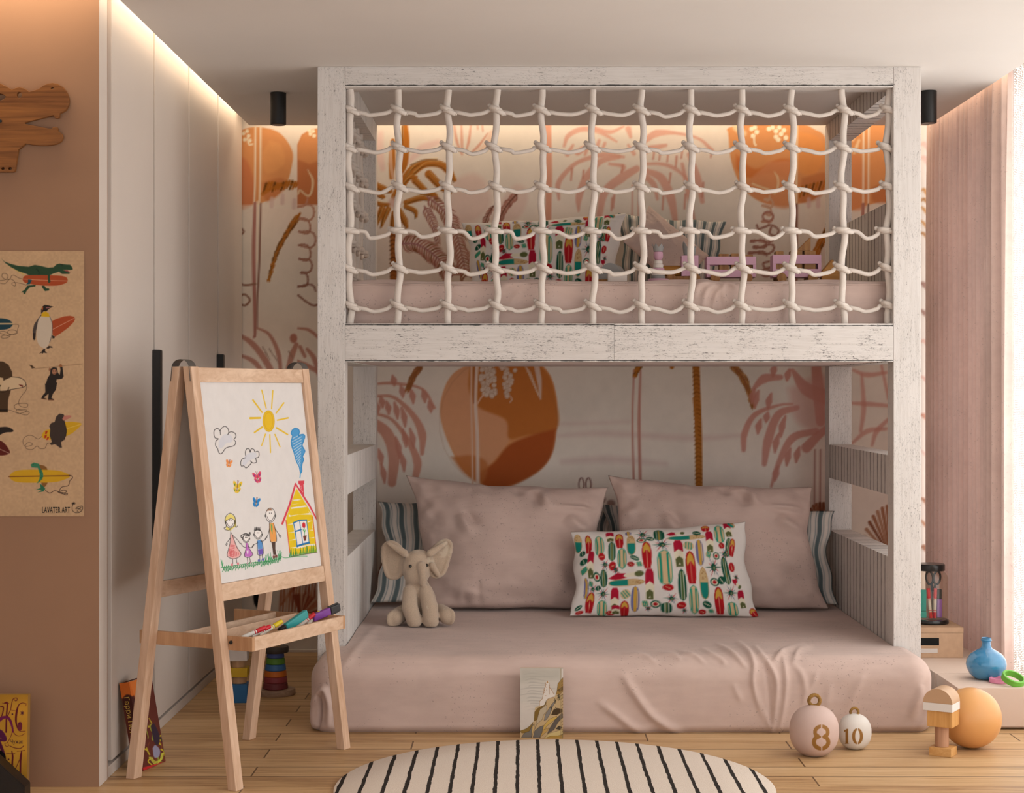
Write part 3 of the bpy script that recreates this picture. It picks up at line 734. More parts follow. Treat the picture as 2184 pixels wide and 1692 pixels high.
FOLDS = [
 (Z2([(860,285),(930,360),(960,440),(960,560),(1000,700),(1080,880)]), 6, .011), (Z2([(970,320),(1050,420),(1105,520),(1110,650),(1085,870)]), 6, .011),
 (Z2([(1150,360),(1170,480),(1172,600),(1150,760),(1120,880)]), 6, .009), (Z2([(1225,430),(1280,500),(1300,600),(1290,700)]), 7, .006),
 (Z2([(720,300),(830,370),(910,450)]), 5, .008), (Z2([(620,330),(740,400),(770,430)]), 5, .006), (Z2([(470,345),(560,370),(630,420)]), 5, .006), (Z2([(330,350),(420,365),(480,400)]), 5, .005),
 (Z2([(100,355),(220,365),(310,420)]), 5, .005), (Z2([(1090,420),(1150,350),(1280,298)]), 6, .008), (Z2([(1220,420),(1260,340),(1330,310)]), 6, .006), (Z2([(760,190),(800,195),(840,215)]), 3, .004),
 (Z2([(1320,620),(1360,540),(1380,480)]), 6, .004), (Z2([(1580,720),(1640,600),(1690,500)]), 9, .005), (Z2([(1440,700),(1470,560)]), 8, .004), (Z2([(820,560),(880,680)]), 7, .004),
 (Z2([(100,520),(180,640),(270,760),(380,840),(480,885)]), 9, .013), (Z2([(-60,690),(40,760),(160,850),(260,885)]), 9, .010), (Z2([(2010,760),(2060,640),(2070,560)]), 8, .009), (Z2([(2100,640),(2110,760),(2060,860)]), 7, .010),
 ([(668,1500),(690,1470),(702,1500),(700,1545)], 6, .016), ([(672,1560),(668,1520),(676,1490)], 5, .008), ([(720,1440),(790,1352),(830,1350)], 9, .006), ([(960,1442),(1060,1438),(1160,1444)], 8, .003)]
CREASE = [([(682,1484),(683,1520),(679,1556)], 3.0, -.022), (Z2([(1030,420),(1060,600),(1075,860)]), 4, -.006), (Z2([(960,460),(985,640),(1060,860)]), 4, -.006)]
mat_top = .264
def mattress_lower():
    mes = []
    lo = np.array((-.745, 5.885, .0)); hi = np.array((1.446, 6.1495, mat_top)); r = .085
    cl = np.array((lo[0]+r, lo[1]+r, .028)); ch = np.array((hi[0]-r, 9.0, hi[2]-r))
    def rb(G):
        core = np.clip(G, cl, ch); n = G-core
        # bottom edge is tucked under with a small radius
        bot = G[..., 2] < .028
        L = np.linalg.norm(n, axis=-1, keepdims=True); n = n/np.maximum(L, 1e-9)
        rad = np.where(bot[..., None] & (np.abs(n[..., 2:3]) > 1e-6), .028, r)
        out = core+n*r
        if bot.any():
            k = np.clip((.028-G[..., 2])/.028, 0, 1)[..., None]
            c2 = core; nn = n*np.array((1,1,0)); nn = nn/np.maximum(np.linalg.norm(nn, axis=-1, keepdims=True), 1e-9)
            o2 = c2+nn*(r-.022*k**2); o2[..., 2] = G[..., 2]
            out = np.where(bot[..., None], o2, out)
        return out, n
    def disp(G, n):
        p = proj(G); H = 1.3*ridge_field(p[0], p[1], FOLDS)+ridge_field(p[0], p[1], CREASE)
        H += .0025*np.sin(G[..., 0]*9+G[..., 2]*14)*np.sin(G[..., 1]*11+1)
        return G+n*H[..., None]
    nx, ny, nzz = 420, 60, 66
    def face(a, b, c, d, nu, nv, flip):
        u = np.linspace(0, 1, nu)[None, :, None]; v = np.linspace(0, 1, nv)[:, None, None]
        a, b, c, d = [np.array(q, float) for q in (a, b, c, d)]
        G = (a*(1-u)+b*u)*(1-v)+(d*(1-u)+c*u)*v
        G, n = rb(G); G = disp(G, n)
        mes.append(grid_mesh(G, flip=flip))
    x0, y0, z0 = lo; x1, y1, z1 = hi
    face((x0,y1,z1),(x1,y1,z1),(x1,y0,z1),(x0,y0,z1), nx, ny, True)
    face((x0,y0,z1),(x1,y0,z1),(x1,y0,z0),(x0,y0,z0), nx, nzz, True)
    face((x0,y1,z1),(x0,y0,z1),(x0,y0,z0),(x0,y1,z0), ny, nzz, True)
    face((x1,y0,z1),(x1,y1,z1),(x1,y1,z0),(x1,y0,z0), ny, nzz, True)
    xs = np.linspace(XI0+.003, XI1-.003, 300); yy = np.linspace(6.1495, 7.60, 110)
    G = np.zeros((110, 300, 3)); G[..., 0], G[..., 1] = np.meshgrid(xs, yy); G[..., 2] = mat_top
    n = np.zeros_like(G); n[..., 2] = 1; G = disp(G, n); mes.append(grid_mesh(G))
    bm = bmesh.new(); box_bm(bm, (XI0+.003, 6.16, 0), (XI1-.003, 7.60, mat_top-.012)); mes.append(bm2me(bm))
    me = join_me(mes, 'mattress')
    bm = bmesh.new(); bm.from_mesh(me); bmesh.ops.remove_doubles(bm, verts=bm.verts[:], dist=1e-5); bm.to_mesh(me); bm.free()
    smooth_angle(me, 75)
    o = new('mattress', me, M_pink)
    return tag(o, 'thick blush mattress in a rumpled sheet on the floor under the bunk', 'mattress', 'bunk mattresses')
mattress_lower()
def mattress_upper():
    lo = (XI0+.004, YF1-.004, 1.303); hi = (XI1-.004, 7.60, 1.602)
    nx, nz, nyy = 300, 50, 90; r = .012
    mes = []
    xs = np.linspace(lo[0], hi[0], nx)
    # profile from the back over the top edge and down the front
    prof = [(y, hi[2]) for y in np.linspace(hi[1], lo[1]+r, nyy)]+[(lo[1]+r-r*math.sin(a), hi[2]-r+r*math.cos(a)) for a in np.linspace(.2, math.pi/2, 6)]+[(lo[1], z) for z in np.linspace(hi[2]-r-.003, lo[2], nz)]
    G = np.zeros((len(prof), nx, 3)); G[..., 0] = xs[None]; G[..., 1] = np.array([p[0] for p in prof])[:, None]; G[..., 2] = np.array([p[1] for p in prof])[:, None]
    p = proj(G); S = 3.523
    def Q(l): return [(1180+x/S, 480+y/S) for x, y in l]
    H = ridge_field(p[0], p[1], [(Q([(1060,520),(1090,450),(1180,420)]), 6, .014), (Q([(1120,620),(1150,500),(1220,440)]), 6, .012), (Q([(1200,640),(1225,530),(1290,440)]), 6, .012), (Q([(1290,430),(1340,445),(1370,470)]), 5, .010),
        (Q([(1290,600),(1275,500),(1290,440)]), 5, .008), (Q([(1440,720),(1455,650)]), 5, .006), (Q([(1540,720),(1570,620)]), 5, .006), (Q([(1730,720),(1740,620)]), 5, .006), (Q([(1640,420),(1700,440),(1760,400)]), 5, .008), ([(1050,640),(1075,612),(1130,604)], 9, .01), ([(1085,650),(1110,620)], 7, .008)])
    front = (np.arange(len(prof)) > nyy)[:, None]
    G[..., 1] -= np.where(front, H, 0); G[..., 2] += np.where(front, 0, H*.6)
    # fuller, rolled rim over the top
    xx = (G[..., 0]-lo[0])/(hi[0]-lo[0])
    G[..., 2] += np.where(front, 0, .006*np.sin(xx*23)*np.exp(-((G[..., 1]-lo[1])/.08)**2))
    mes.append(grid_mesh(G, flip=False))
    bm = bmesh.new(); box_bm(bm, (lo[0], lo[1]+.014, lo[2]+.0005), (hi[0], hi[1], hi[2]-.02)); mes.append(bm2me(bm))
    me = join_me(mes, 'mattress'); smooth_angle(me, 60)
    o = new('mattress', me, M_pink); tag(o, 'blush mattress on the upper bunk behind the rope net', 'mattress', 'bunk mattresses')
    cyl = tube_me([(x, lo[1]-.002, hi[2]-.013+.0015*math.sin(x*31)) for x in np.linspace(lo[0]+.01, hi[0]-.01, 60)], .0035, 6)
    new('piping', cyl, M_pink, o)
mattress_upper()
# ================================================================ pillows and soft toys
def pillow(name, quad, thick, mat, label, group=None, conc=.05, dents=(), seed=1, canvas=None, cuv=None, nx=90, ny=60, pinch=2.2, wr=.006, cat='pillow', front_k=1.0, back_k=.6, ripple=0.0):
    TL, TR, BR, BL = [np.array(q, float) for q in quad]
    nrm = np.cross(TR-TL, BL-TL); nrm /= np.linalg.norm(nrm)          # towards the viewer
    if nrm[1] > 0: nrm = -nrm
    r = np.random.RandomState(seed)
    u = np.linspace(-1, 1, nx); v = np.linspace(-1, 1, ny)
    U, V = np.meshgrid(u, v)
    eu = np.sign(U)*np.abs(U)**.9; ev = np.sign(V)*np.abs(V)**.9
    U2 = eu*(1-conc*1.3*(1-V**2)*np.abs(U)**2); V2 = ev*(1-conc*np.where(V > 0, .2, 1.0)*(1-U**2)*np.abs(V)**2)
    if ripple:
        V2 = V2+ripple*np.sin(U*9+seed)*np.abs(V)**3*(1-U**2)*np.where(V < 0, 1, .6); U2 = U2+ripple*np.sin(V*7+seed*2)*np.abs(U)**3*(1-V**2)
    a, b = ((U2+1)/2)[..., None], ((V2+1)/2)[..., None]
    base = (TL*(1-a)+TR*a)*(1-b)+(BL*(1-a)+BR*a)*b
    prof = np.maximum((1-np.abs(U)**pinch)*(1-np.abs(V)**pinch), 0)**.62
    n1 = vnoise(U.shape, (5, 7), seed)-.5; n2 = vnoise(U.shape, (12, 16), seed+1)-.5
    edge = np.clip(np.maximum(np.abs(U), np.abs(V))*1.2-.25, 0, 1)
    # gathers running in from the edges
    g = np.zeros(U.shape)
    for _ in range(14):
        side = r.randint(4); c = r.uniform(-.8, .8); L = r.uniform(.25, .6); s = r.uniform(.03, .07); am = r.uniform(-.8, 1)
        if side < 2: d = (U-c-(1-np.abs(V))*r.uniform(-.4,.4))/s; k = (V if side else -V)
        else: d = (V-c-(1-np.abs(U))*r.uniform(-.4,.4))/s; k = (U if side == 3 else -U)
        g += am*np.exp(-d*d)*np.clip((k-(1-L))/L, 0, 1)*np.clip((1-k)*8, 0, 1)
    for (cu, cv, du, dv, s, am) in dents:
        t = np.clip(((U-cu)*du+(V-cv)*dv)/(du*du+dv*dv), 0, 1); d = np.hypot(U-cu-t*du, (V-cv-t*dv))/s
        g += am*np.exp(-d*d)*np.sin(np.pi*np.clip(t*.9+.05, 0, 1))
    z = thick*prof*(1+.25*n1)+wr*(g+1.2*n2*edge)*np.clip(prof*4, 0, 1)
    Fr = base+nrm*(z*front_k)[..., None]; Bk = base-nrm*(thick*prof*back_k)[..., None]
    cols = None
    if canvas is not None:
        x0, y0, x1, y1 = cuv; cols = canvas.sample(x0+(U+1)/2*(x1-x0), y0+(V+1)/2*(y1-y0))
    m1 = grid_mesh(Fr, colors=cols, flip=True); m2 = grid_mesh(Bk, colors=cols)
    bm = bmesh.new(); bm.from_mesh(m1); bm.from_mesh(m2)
    bmesh.ops.remove_doubles(bm, verts=bm.verts[:], dist=2e-5)
    me = bm2me(bm, name); me.shade_smooth()
    o = new(name, me, mat); tag(o, label, cat, group)
    return o
# ticking stripes ------------------------------------------------------
ST = Canvas(0, 0, 400, 260, 1.0, (214,203,193))
for i in range(16):
    x = 12+i*26; ST.fill([(x-4.4,-5),(x+4.4,-5),(x+4.4,265),(x-4.4,265)], (92,104,106), 1.6)
    for d in (-8, 8): ST.fill([(x+d-.8,-5),(x+d+.8,-5),(x+d+.8,265),(x+d-.8,265)], (120,132,134), 1.2)
# surfboard print ------------------------------------------------------
SB = Canvas(120, 470, 1500, 1170, 3.4, (230,222,216))
RED, CRM, DKG, TEA, TAN, GLD, OLV, BLU = (176,28,34), (232,222,196), (22,78,58), (32,142,116), (216,186,142), (206,160,64), (92,98,58), (112,112,158)
def rot(pts, cx, cy, a):
    c, s = math.cos(a), math.sin(a); return [(cx+x*c-y*s, cy+x*s+y*c) for x, y in pts]
def hull(w, h, nose=.5, tail=.2, sq=True):
    p = []
    for t in np.linspace(-1, 1, 17):
        k = (1-abs(t)**(2.6))**.5 if t < 0 else ((1-abs(t)**3.5)**.5 if not sq else (1-.35*t**2))
        p.append((w/2*k, t*h/2))
    return p+[(-x, y) for x, y in p[::-1]]
def board(cx, cy, w, h, kind, a=0.0):
    w *= 1.10; h *= 1.10
    H = hull(w, h, sq=kind in ('rg',)); B = 4
    T = lambda pts: rot(pts, cx, cy, a)
    w2, h2 = w/2, h/2
    if kind == 'rg':
        SB.fill(T(H), RED, B); SB.fill(T([(x*.8, y*.94) for x, y in H if y < -h*.02]+[(-.35*w,-h*.08),(0,-h*.2),(.35*w,-h*.08)][::1] if False else [(-.38*w,-h*.12),(-.3*w,-h*.3),(0,-h*.46),(.3*w,-h*.3),(.38*w,-h*.12),(.33*w,-h*.02),(0,-h*.18),(-.33*w,-h*.02)]), GLD, B)
        SB.stroke(T([(0,-h*.18),(0,h*.46)]), 4, (226,180,140), 3)
    elif kind == 'tan':
        SB.fill(T(hull(w, h, sq=False)), TAN, B)
        for d in (-.3, .22): SB.stroke(T([(d*w,-h*.38),(d*w*.9,0),(d*w,h*.4)]), w*.16, TEA, 3)
        SB.stroke(T(hull(w, h, sq=False)[:17]), 5, (48,150,122), 3); SB.stroke(T(hull(w, h, sq=False)[17:]), 5, (48,150,122), 3)
    elif kind == 'dg':
        SB.fill(T(hull(w, h, sq=False)), DKG, B)
        for d in (-.17, 0, .17): SB.stroke(T([(d*w,-h*.42),(d*w,h*.44)]), 4, CRM if d else GLD, 3)
    elif kind == 'rc':
        SB.fill(T([(-w2,h2*.9),(-w2,-h2*.7),(-w*.3,-h2*.95),(w*.3,-h2*.95),(w2,-h2*.7),(w2,h2*.9)]), CRM, B)
        SB.fill(T([(-w2,-h*.02),(-w2,-h*.36),(-w*.3,-h2*.97),(w*.3,-h2*.97),(w2,-h*.36),(w2,-h*.02),(0,-h*.13)]), (172,26,52), B)
        SB.fill(T([(-w*.42,h*.22),(0,h*.12),(w*.42,h*.22),(w*.4,h*.46),(-w*.4,h*.46)]), OLV, B); SB.fill(T([(-w*.12,h*.4),(0,h*.34),(w*.12,h*.4)]), CRM, 3)
    elif kind == 'st':
        SB.fill(T(hull(w, h, sq=False)), (186,140,82), B); SB.fill(T([(x*.86, y*.95) for x, y in hull(w, h, sq=False)]), (206,176,128), B)
        SB.fill(T([(x*.86, y*.95) for x, y in hull(w, h, sq=False) if y > -h*.12]), (26,130,116), B)
        for i in range(10): SB.ell(*T([(RS.uniform(-.3,.3)*w, -h*RS.uniform(.15,.42))])[0], 4, 4, (150,104,60), 3, .7)
    elif kind == 'bl':
        SB.fill(T(hull(w, h, sq=False)), BLU, B); SB.stroke(T([(0,-h*.42),(0,h*.42)]), w*.36, GLD, 3); SB.stroke(T([(w*.27,-h*.32),(w*.27,h*.32)]), w*.12, TAN, 3)
    elif kind == 'star':
        for i in range(12):
            b = i*math.pi/6+a; l = w2*(1 if i % 2 == 0 else .68)
            SB.stroke([(cx+w*.13*math.cos(b), cy+w*.13*math.sin(b)), (cx+l*math.cos(b), cy+l*math.sin(b))], [6,1.5], (DKG, RED, (70,80,110))[i % 3], 2.5)
        SB.ell(cx, cy, w*.15, w*.15, DKG, 3); SB.ell(cx+w*.03, cy+w*.03, w*.07, w*.07, (190,160,110), 3, .6)
    elif kind == 'eye':
        SB.ell(cx, cy, w2, h2, DKG, 3, 1, a); SB.ell(cx, cy, w2*.72, h2*.68, CRM, 3, 1, a); SB.ell(cx, cy, w2*.45, h2*.45, RED, 3)
    elif kind == 'leaf':
        SB.ell(cx, cy, w2, h2, DKG, 3, 1, a); SB.stroke(T([(-w2*.7,0),(w2*.7,0)]), 5, CRM, 3)
    elif kind == 'strip':
        SB.ell(cx, cy, w2, h2, TAN, 3, 1, a)
        for d in (-.5, 0, .5): SB.stroke(T([(d*w2-4,-h2*.7),(d*w2+4,h2*.7)]), 8, TEA, 3)
    elif kind == 'red': SB.ell(cx, cy, w2, h2, RED, 4, 1, a); SB.stroke(T([(-w2*.5,-h2*.2),(w2*.4,h2*.3)]), 4, TAN, 3)
    elif kind == 'flame':
        SB.fill(T([(-w2,h2*.3),(-w*.2,-h2),(w*.02,-h2*.5),(-w*.06,0),(w*.04,h2*.8),(-w*.3,h2*.9)]), (176,26,48), 4); SB.fill(T([(-w*.02,-h2*.4),(w*.3,-h2*.6),(w*.3,h2*.6),(0,h2*.5)]), CRM, 4); SB.ell(*T([(w*.37,0)])[0], w*.12, h2*.75, OLV, 4, 1, a)
items = [(170,600,60,150,'st',.15),(262,615,52,145,'rg',.06),(356,636,66,155,'tan',0),(450,560,58,90,'rc',0),(458,686,56,140,'dg',0),(521,600,58,122,'rg',0),(608,645,60,155,'st',0),(592,540,40,36,'bl',0),(685,613,62,36,'eye',0),(696,562,110,0,'star',.2),(800,568,54,92,'dg',0),
 (905,560,120,34,'flame',-.05),(985,604,34,260,'st',1.57),(745,602,50,32,'leaf',.3),(1060,570,60,34,'leaf',.2),(1135,532,60,50,'rg',0),(1155,646,54,160,'rc',.03),(1243,585,72,135,'tan',0),(1320,545,56,130,'rc',-.08),(1352,505,70,34,'st',.7),
 (204,692,40,50,'leaf',1.2),(280,776,48,180,'rc',.06),(374,727,48,56,'red',-.6),(400,786,80,0,'star',.1),(536,743,58,130,'tan',0),(630,750,62,28,'leaf',.4),(460,795,56,48,'red',-.7),(600,791,48,28,'red',.1),(660,792,42,28,'strip',0),(716,722,60,178,'rg',0),(812,655,110,0,'star',.0),(913,722,58,186,'rc',0),(988,672,72,60,'strip',.3),(1068,720,54,172,'bl',0),
 (820,815,72,212,'tan',0),(991,818,66,192,'rg',0),(1168,820,120,0,'star',0),(1136,742,44,40,'strip',.5),(1200,752,50,44,'eye',.3),(1250,680,44,40,'red',.5),(1308,690,44,130,'dg',.15),(1275,742,90,0,'star',.3),(1345,690,44,120,'rg',.1),
 (222,758,40,66,'leaf',1.1),(222,815,34,70,'strip',1.2),(326,860,52,62,'eye',-.5),(384,875,52,112,'dg',.06),(270,905,40,36,'strip',.4),(232,940,40,150,'bl',-.1),(290,945,80,0,'star',.2),(555,856,250,44,'flame',-.08),(556,906,42,252,'st',1.55),(724,930,52,204,'rc',.02),(830,948,56,42,'red',.1),(920,936,52,200,'dg',0),(1078,926,60,200,'st',0),(1160,912,64,50,'eye',.2),(1216,900,48,56,'leaf',.9),(1265,843,54,158,'dg',-.08),(1325,820,44,50,'red',.9),(1345,880,50,0,'star',.3),(1340,920,80,40,'flame',.8),
 (380,985,110,0,'star',.1),(278,1050,62,150,'rg',.08),(376,1095,66,110,'tan',0),(472,1035,56,176,'rc',0),(552,990,70,64,'strip',-.5),(622,1030,56,178,'bl',.04),(545,1100,58,112,'rg',.02),(690,1065,44,44,'strip',0),(756,1068,58,50,'eye',.1),(846,1028,84,0,'star',.1),(816,1095,54,70,'dg',0),(906,1076,60,44,'red',-.3),(996,1034,58,182,'tan',0),(1088,1072,62,44,'leaf',.5),(1183,1042,66,182,'rg',0),(1285,985,112,0,'star',0),(1285,1100,72,90,'tan',0),(1372,1030,50,120,'rc',-.1),(1450,1122,62,60,'rg',-.5),(1050,1122,50,30,'red',0),(925,1112,46,0,'star',0),(190,1090,60,30,'leaf',-.6),(440,1130,60,30,'red',0),(200,1128,60,26,'red',-.2),(1115,1118,40,26,'strip',0),(710,1100,50,0,'star',.4),(485,820,56,0,'star',.5),(336,940,36,40,'leaf',1.3),(480,1105,56,60,'rc',0)]
for it in items: board(*it[:5], a=it[5])
# lower bunk ------------------------------------------------------------
def pq(l, ys): return [P(x, y, d) for (x, y), d in zip(l, ys)]
pillow('pillow', pq([(806,1070),(1320,1083),(1325,1271),(790,1286)], (7.44,7.60,7.60,7.14)), .075, M_fabp, 'blue and white striped pillow behind the first blush pillow, next to the plush elephant', 'striped pillows on the lower bunk', .06, (), 4, ST, (0,0,400,260), 240, 70, 2.4, .016, ripple=.022)
pillow('pillow', pq([(1282,1076),(1780,1090),(1788,1290),(1290,1273)], (7.50,7.32,7.16,7.50)), .075, M_fabp, 'blue and white striped pillow tucked against the right-hand slatted bed end', 'striped pillows on the lower bunk', .05, (), 9, ST, (0,0,400,260), 240, 70, 2.4, .016, ripple=.018)
for quad, lab, sd in (([(866,1014),(1297,1040),(1290,1299),(896,1299)], 'large blush pillow leaning behind the plush elephant', 3), ([(1297,1014),(1733,1039),(1768,1299),(1312,1299)], 'large blush pillow leaning behind the surfboard-print pillow', 3)):
    pillow('pillow', pq(quad, (7.29,7.29,7.12,7.12)), .115, M_pink, lab, 'blush pillows on the lower bunk', .075,
        [(.55,-.35,.35,.25,.10,1.6),(.2,-.85,.05,.35,.06,-1.3),(.3,-.9,.06,.4,.06,1.3),(-.45,-.35,.08,.35,.08,1.5),(-.4,-.4,.1,.25,.06,-1.2),(.5,-.55,.4,.02,.05,1.1),(.05,-.95,.04,.25,.05,-1),(.55,.3,.3,.45,.14,-1.4),(-.55,.75,.3,.1,.08,.9)], sd, None, None, 150, 110, 2.4, .020, ripple=.016)
pillow('cushion', pq([(1217,1135),(1590,1113),(1618,1316),(1215,1314)], (7.02,7.02,6.925,6.925)), .075, M_fabp, 'white cushion with a surfboard print lying against the blush pillow on the lower bunk', 'surfboard-print cushions', .04,
        [(-.35,-.8,.1,.9,.05,.8),(.2,-.7,-.1,.8,.05,-.8),(.7,-.4,.1,.6,.06,.9)], 6, SB, (128,490,1480,1150), 210, 115, 2.4, .008, cat='cushion', ripple=.02)
# upper bunk ------------------------------------------------------------
H6 = 1.603
def up(x, y, d): return P(x, y, d)
pillow('cushion', [up(984,476,7.36), up(1336,455,7.36), up(1320,628,7.26), up(1000,628,7.26)], .075, M_fabp, 'white cushion with a surfboard print propped on the upper bunk', 'surfboard-print cushions', .05, [(.6,-.3,.3,.5,.06,1),(-.5,-.6,.1,.8,.06,.8)], 8, SB, (128,490,1480,1150), 210, 115, 2.4, .008, cat='cushion', ripple=.02)
pillow('pillow', [up(1318,454,7.58), up(1550,473,7.56), up(1525,628,7.47), up(1325,628,7.48)], .05, M_fabp, 'blue and white striped pillow at the back of the upper bunk', None, .05, (), 14, ST, (60,0,330,260), 180, 60, 2.4, .01, ripple=.03)
pillow('cushion', [up(1384,438,7.44), up(1512,545,7.33), up(1455,629,7.24), up(1328,515,7.33)], .05, M_pink, 'blush cushion standing on its corner on the upper bunk', None, .06, [(-.7,-.6,.9,.5,.06,.8)], 21, None, None, 70, 70, 2.2, .008, cat='cushion')
# ---------------------------------------------------------------- plush elephant
def plush():
    Y0 = 6.72; k = Y0/F; s = 4.028
    def q(x, y, d=0.0): p = P(780+x/s, 980+y/s, Y0); return Vector((p.x, Y0+d, p.z))
    px = k/s
    bm = bmesh.new()
    def ball(c, r, M=None):
        v = bmesh.ops.create_icosphere(bm, subdivisions=3, radius=1.0)['verts']
        R3 = M if M is not None else Matrix.Identity(3)
        for w in v: w.co = Vector(c)+R3 @ Vector((w.co.x*r[0], w.co.y*r[1], w.co.z*r[2]))
    def limb(a, b, ra, rb, n=9):
        for i in range(n+1):
            t = i/n; r = ra*(1-t)+rb*t; ball(Vector(a).lerp(Vector(b), t), (r, r, r))
    R = lambda a, ax='Y': Matrix.Rotation(a, 3, ax)
    ball(q(435,925), (128*px, 125*px, 140*px)); ball(q(440,985,-.02), (112*px, 100*px, 95*px)); ball(q(455,830), (95*px, 95*px, 55*px))
    tr = [(488,905,-.055),(500,960,-.068),(502,1010,-.066),(498,1050,-.058)]
    for i in range(len(tr)-1): limb(q(*tr[i]), q(*tr[i+1]), (42-4*i)*px, (38-3*i)*px, 5)
    # neck and body
    limb(q(432,1060,.0), q(450,1130,.005), 95*px, 110*px); ball(q(462,1230,.01), (145*px, 125*px, 165*px)); ball(q(465,1330,.02), (175*px, 140*px, 85*px))
    # arms reaching down to the sheet
    limb(q(385,1130,-.035), q(390,1250,-.075), 62*px, 70*px); limb(q(390,1250,-.075), q(425,1352,-.085), 70*px, 66*px); ball(q(428,1372,-.085), (64*px, 60*px, 56*px))
    limb(q(520,1125,-.035), q(560,1250,-.075), 62*px, 72*px); limb(q(560,1250,-.075), q(570,1352,-.085), 72*px, 66*px); ball(q(570,1372,-.085), (68*px, 60*px, 56*px))
    # hind legs splayed out
    limb(q(320,1320,0), q(262,1345,-.06), 70*px, 72*px); ball(q(252,1352,-.075), (72*px, 22*px, 76*px), R(.6,'Z'))
    limb(q(640,1310,0), q(705,1330,-.055), 70*px, 72*px); ball(q(722,1333,-.065), (72*px, 24*px, 76*px), R(-.7,'Z'))
    # ears
    def ear(pts, cx, cy, dirx):
        # flat padded flap built from overlapping lenses
        p = crom(np.array(pts+[pts[0]], float), 5)[:-1]; c = np.array((cx, cy), float)
        for f in (0.2, .45, .7, .86):
            for i in range(0, len(p), 2):
                t = c+(p[i]-c)*f; d = .012*(abs(t[0]-dirx[0])/120.0)-.01*math.sin(math.pi*min(1, abs(t[0]-dirx[0])/230.0))
                ball(q(t[0], t[1], d+.008), (30*px, 14*px, 30*px))
        for i in range(len(p)):
            t = c+(p[i]-c)*.93; d = .012*(abs(t[0]-dirx[0])/120.0)-.012
            ball(q(t[0], t[1], d+.006), (17*px, 21*px, 17*px))
    ear([(340,800),(285,735),(215,700),(150,735),(137,830),(158,950),(190,1022),(250,1035),(300,1005),(312,930)], 235, 870, (345,900))
    ear([(545,800),(590,745),(670,690),(728,705),(735,780),(700,900),(670,985),(610,1022),(560,1000),(560,920)], 640, 850, (550,900))
    # padded brow folds where the ears meet the head
    limb(q(200,718,-.022), q(335,800,-.03), 20*px, 36*px); limb(q(690,715,-.02), q(560,800,-.03), 20*px, 36*px); limb(q(575,905,-.028), q(625,990,-.02), 30*px, 22*px)
    zmin = min(v.co.z for v in bm.verts); 
    for v in bm.verts:
        if v.co.z < mat_top+.004: v.co.z = mat_top+.004+(v.co.z-mat_top-.004)*.15
    o = new('tmp', bm2me(bm))
    m = o.modifiers.new('r', 'REMESH'); m.mode = 'VOXEL'; m.voxel_size = .0036
    m2 = o.modifiers.new('s', 'SMOOTH'); m2.factor = .6; m2.iterations = 7
    me = bpy.data.meshes.new_from_object(o.evaluated_get(bpy.context.evaluated_depsgraph_get()))
    bpy.data.objects.remove(o); me.shade_smooth()
    t = NT('plush_beige'); w = t.coord('Object'); f = t.noise(w, 900, 2, .5); g = t.noise(w, 12, 3)
    a = lin((216,190,164)); col = t.ramp(f, [(.35, tuple(a*.72)), (.65, tuple(np.minimum(a*1.12,1)))])
    vor = t.node('ShaderNodeTexVoronoi', distance='CHEBYCHEV'); t.link(t.coord('Object', (1,.5,1)), vor.inputs['Vector']); vor.inputs['Scale'].default_value = 75
    pale = t.math('MULTIPLY', t.math('GREATER_THAN', g, .62), t.math('GREATER_THAN', t.sep(vor.outputs['Color'])[0], .45))
    col = t.mix(t.math('MULTIPLY', pale, .4), col, L4((236,222,198)))
    t.bump(f, .6, .004); t.b.inputs['Sheen Weight'].default_value = .4
    mat = t.done(col, .95, 0, .05)
    o = new('plush_elephant', me, mat)
    tag(o, 'seated beige plush elephant with big ears on the lower bunk', 'plush toy')
    def eye(x, y, d, r):
        e = new('eye', lathe_me([(0,-r),(r*.7,-r*.7),(r,0),(r*.7,r*.7),(0,r)], 16), plain('eye_black', (14,13,13), .12, .02, 5, .6)); e.data.shade_smooth(); e.location = q(x, y, d); setparent(e, o)
    eye(391,905,-.058,.0066); eye(531,900,-.044,.0066)
plush()
# ================================================================ easel with the child's drawing
M_pine = wood('pale_pine', (196,154,122), (232,198,170), 2, 5, .5)
M_pined = wood('pine_side', (178,130,92), (210,164,124), 2, 5, .5)
M_pineu = wood('pale_pine_rail', (200,160,128), (234,202,174), 1, 5, .5)
EO = Vector((-.8523, 5.035, 0)); EU = Vector((.413, .911, 0)).normalized(); EV = Vector((-.909, .417, 0)).normalized()
def E(u, v, h): return EO+EU*u+EV*v+Vector((0, 0, h))
ea = empty('easel', EO+EU*.34+EV*.2, "child's pale wooden easel with a tray of pens", 'easel')
HT = 1.27
def vf(h): return .163*h/HT           # front face of the front frame
def vb(h): return .376-(.376-.205)*h/HT   # front face of the rear frame
D = .03
def strut(name, f, u0, u1, h0, h1, mat, d0=0, d1=D, bev=.002):
    c = [E(u0, f(h0)+d0, h0), E(u1, f(h0)+d0, h0), E(u1, f(h0)+d1, h0), E(u0, f(h0)+d1, h0), E(u0, f(h1)+d0, h1), E(u1, f(h1)+d0, h1), E(u1, f(h1)+d1, h1), E(u0, f(h1)+d1, h1)]
    return hexa(name, c, mat, ea, bev)
for u in (0, .636):
    strut('leg', vf, u, u+.04, 0, HT, M_pine); strut('leg', vb, u, u+.04, 0, HT, M_pine)
hA, hB = .559, .610
for f in (vf, vb):
    strut('rail', f, .0403, .6357, 1.2225, HT-.003, M_pineu, .002, D-.002); strut('rail', f, .0403, .6357, hA, hB, M_pineu, .002, D-.002)
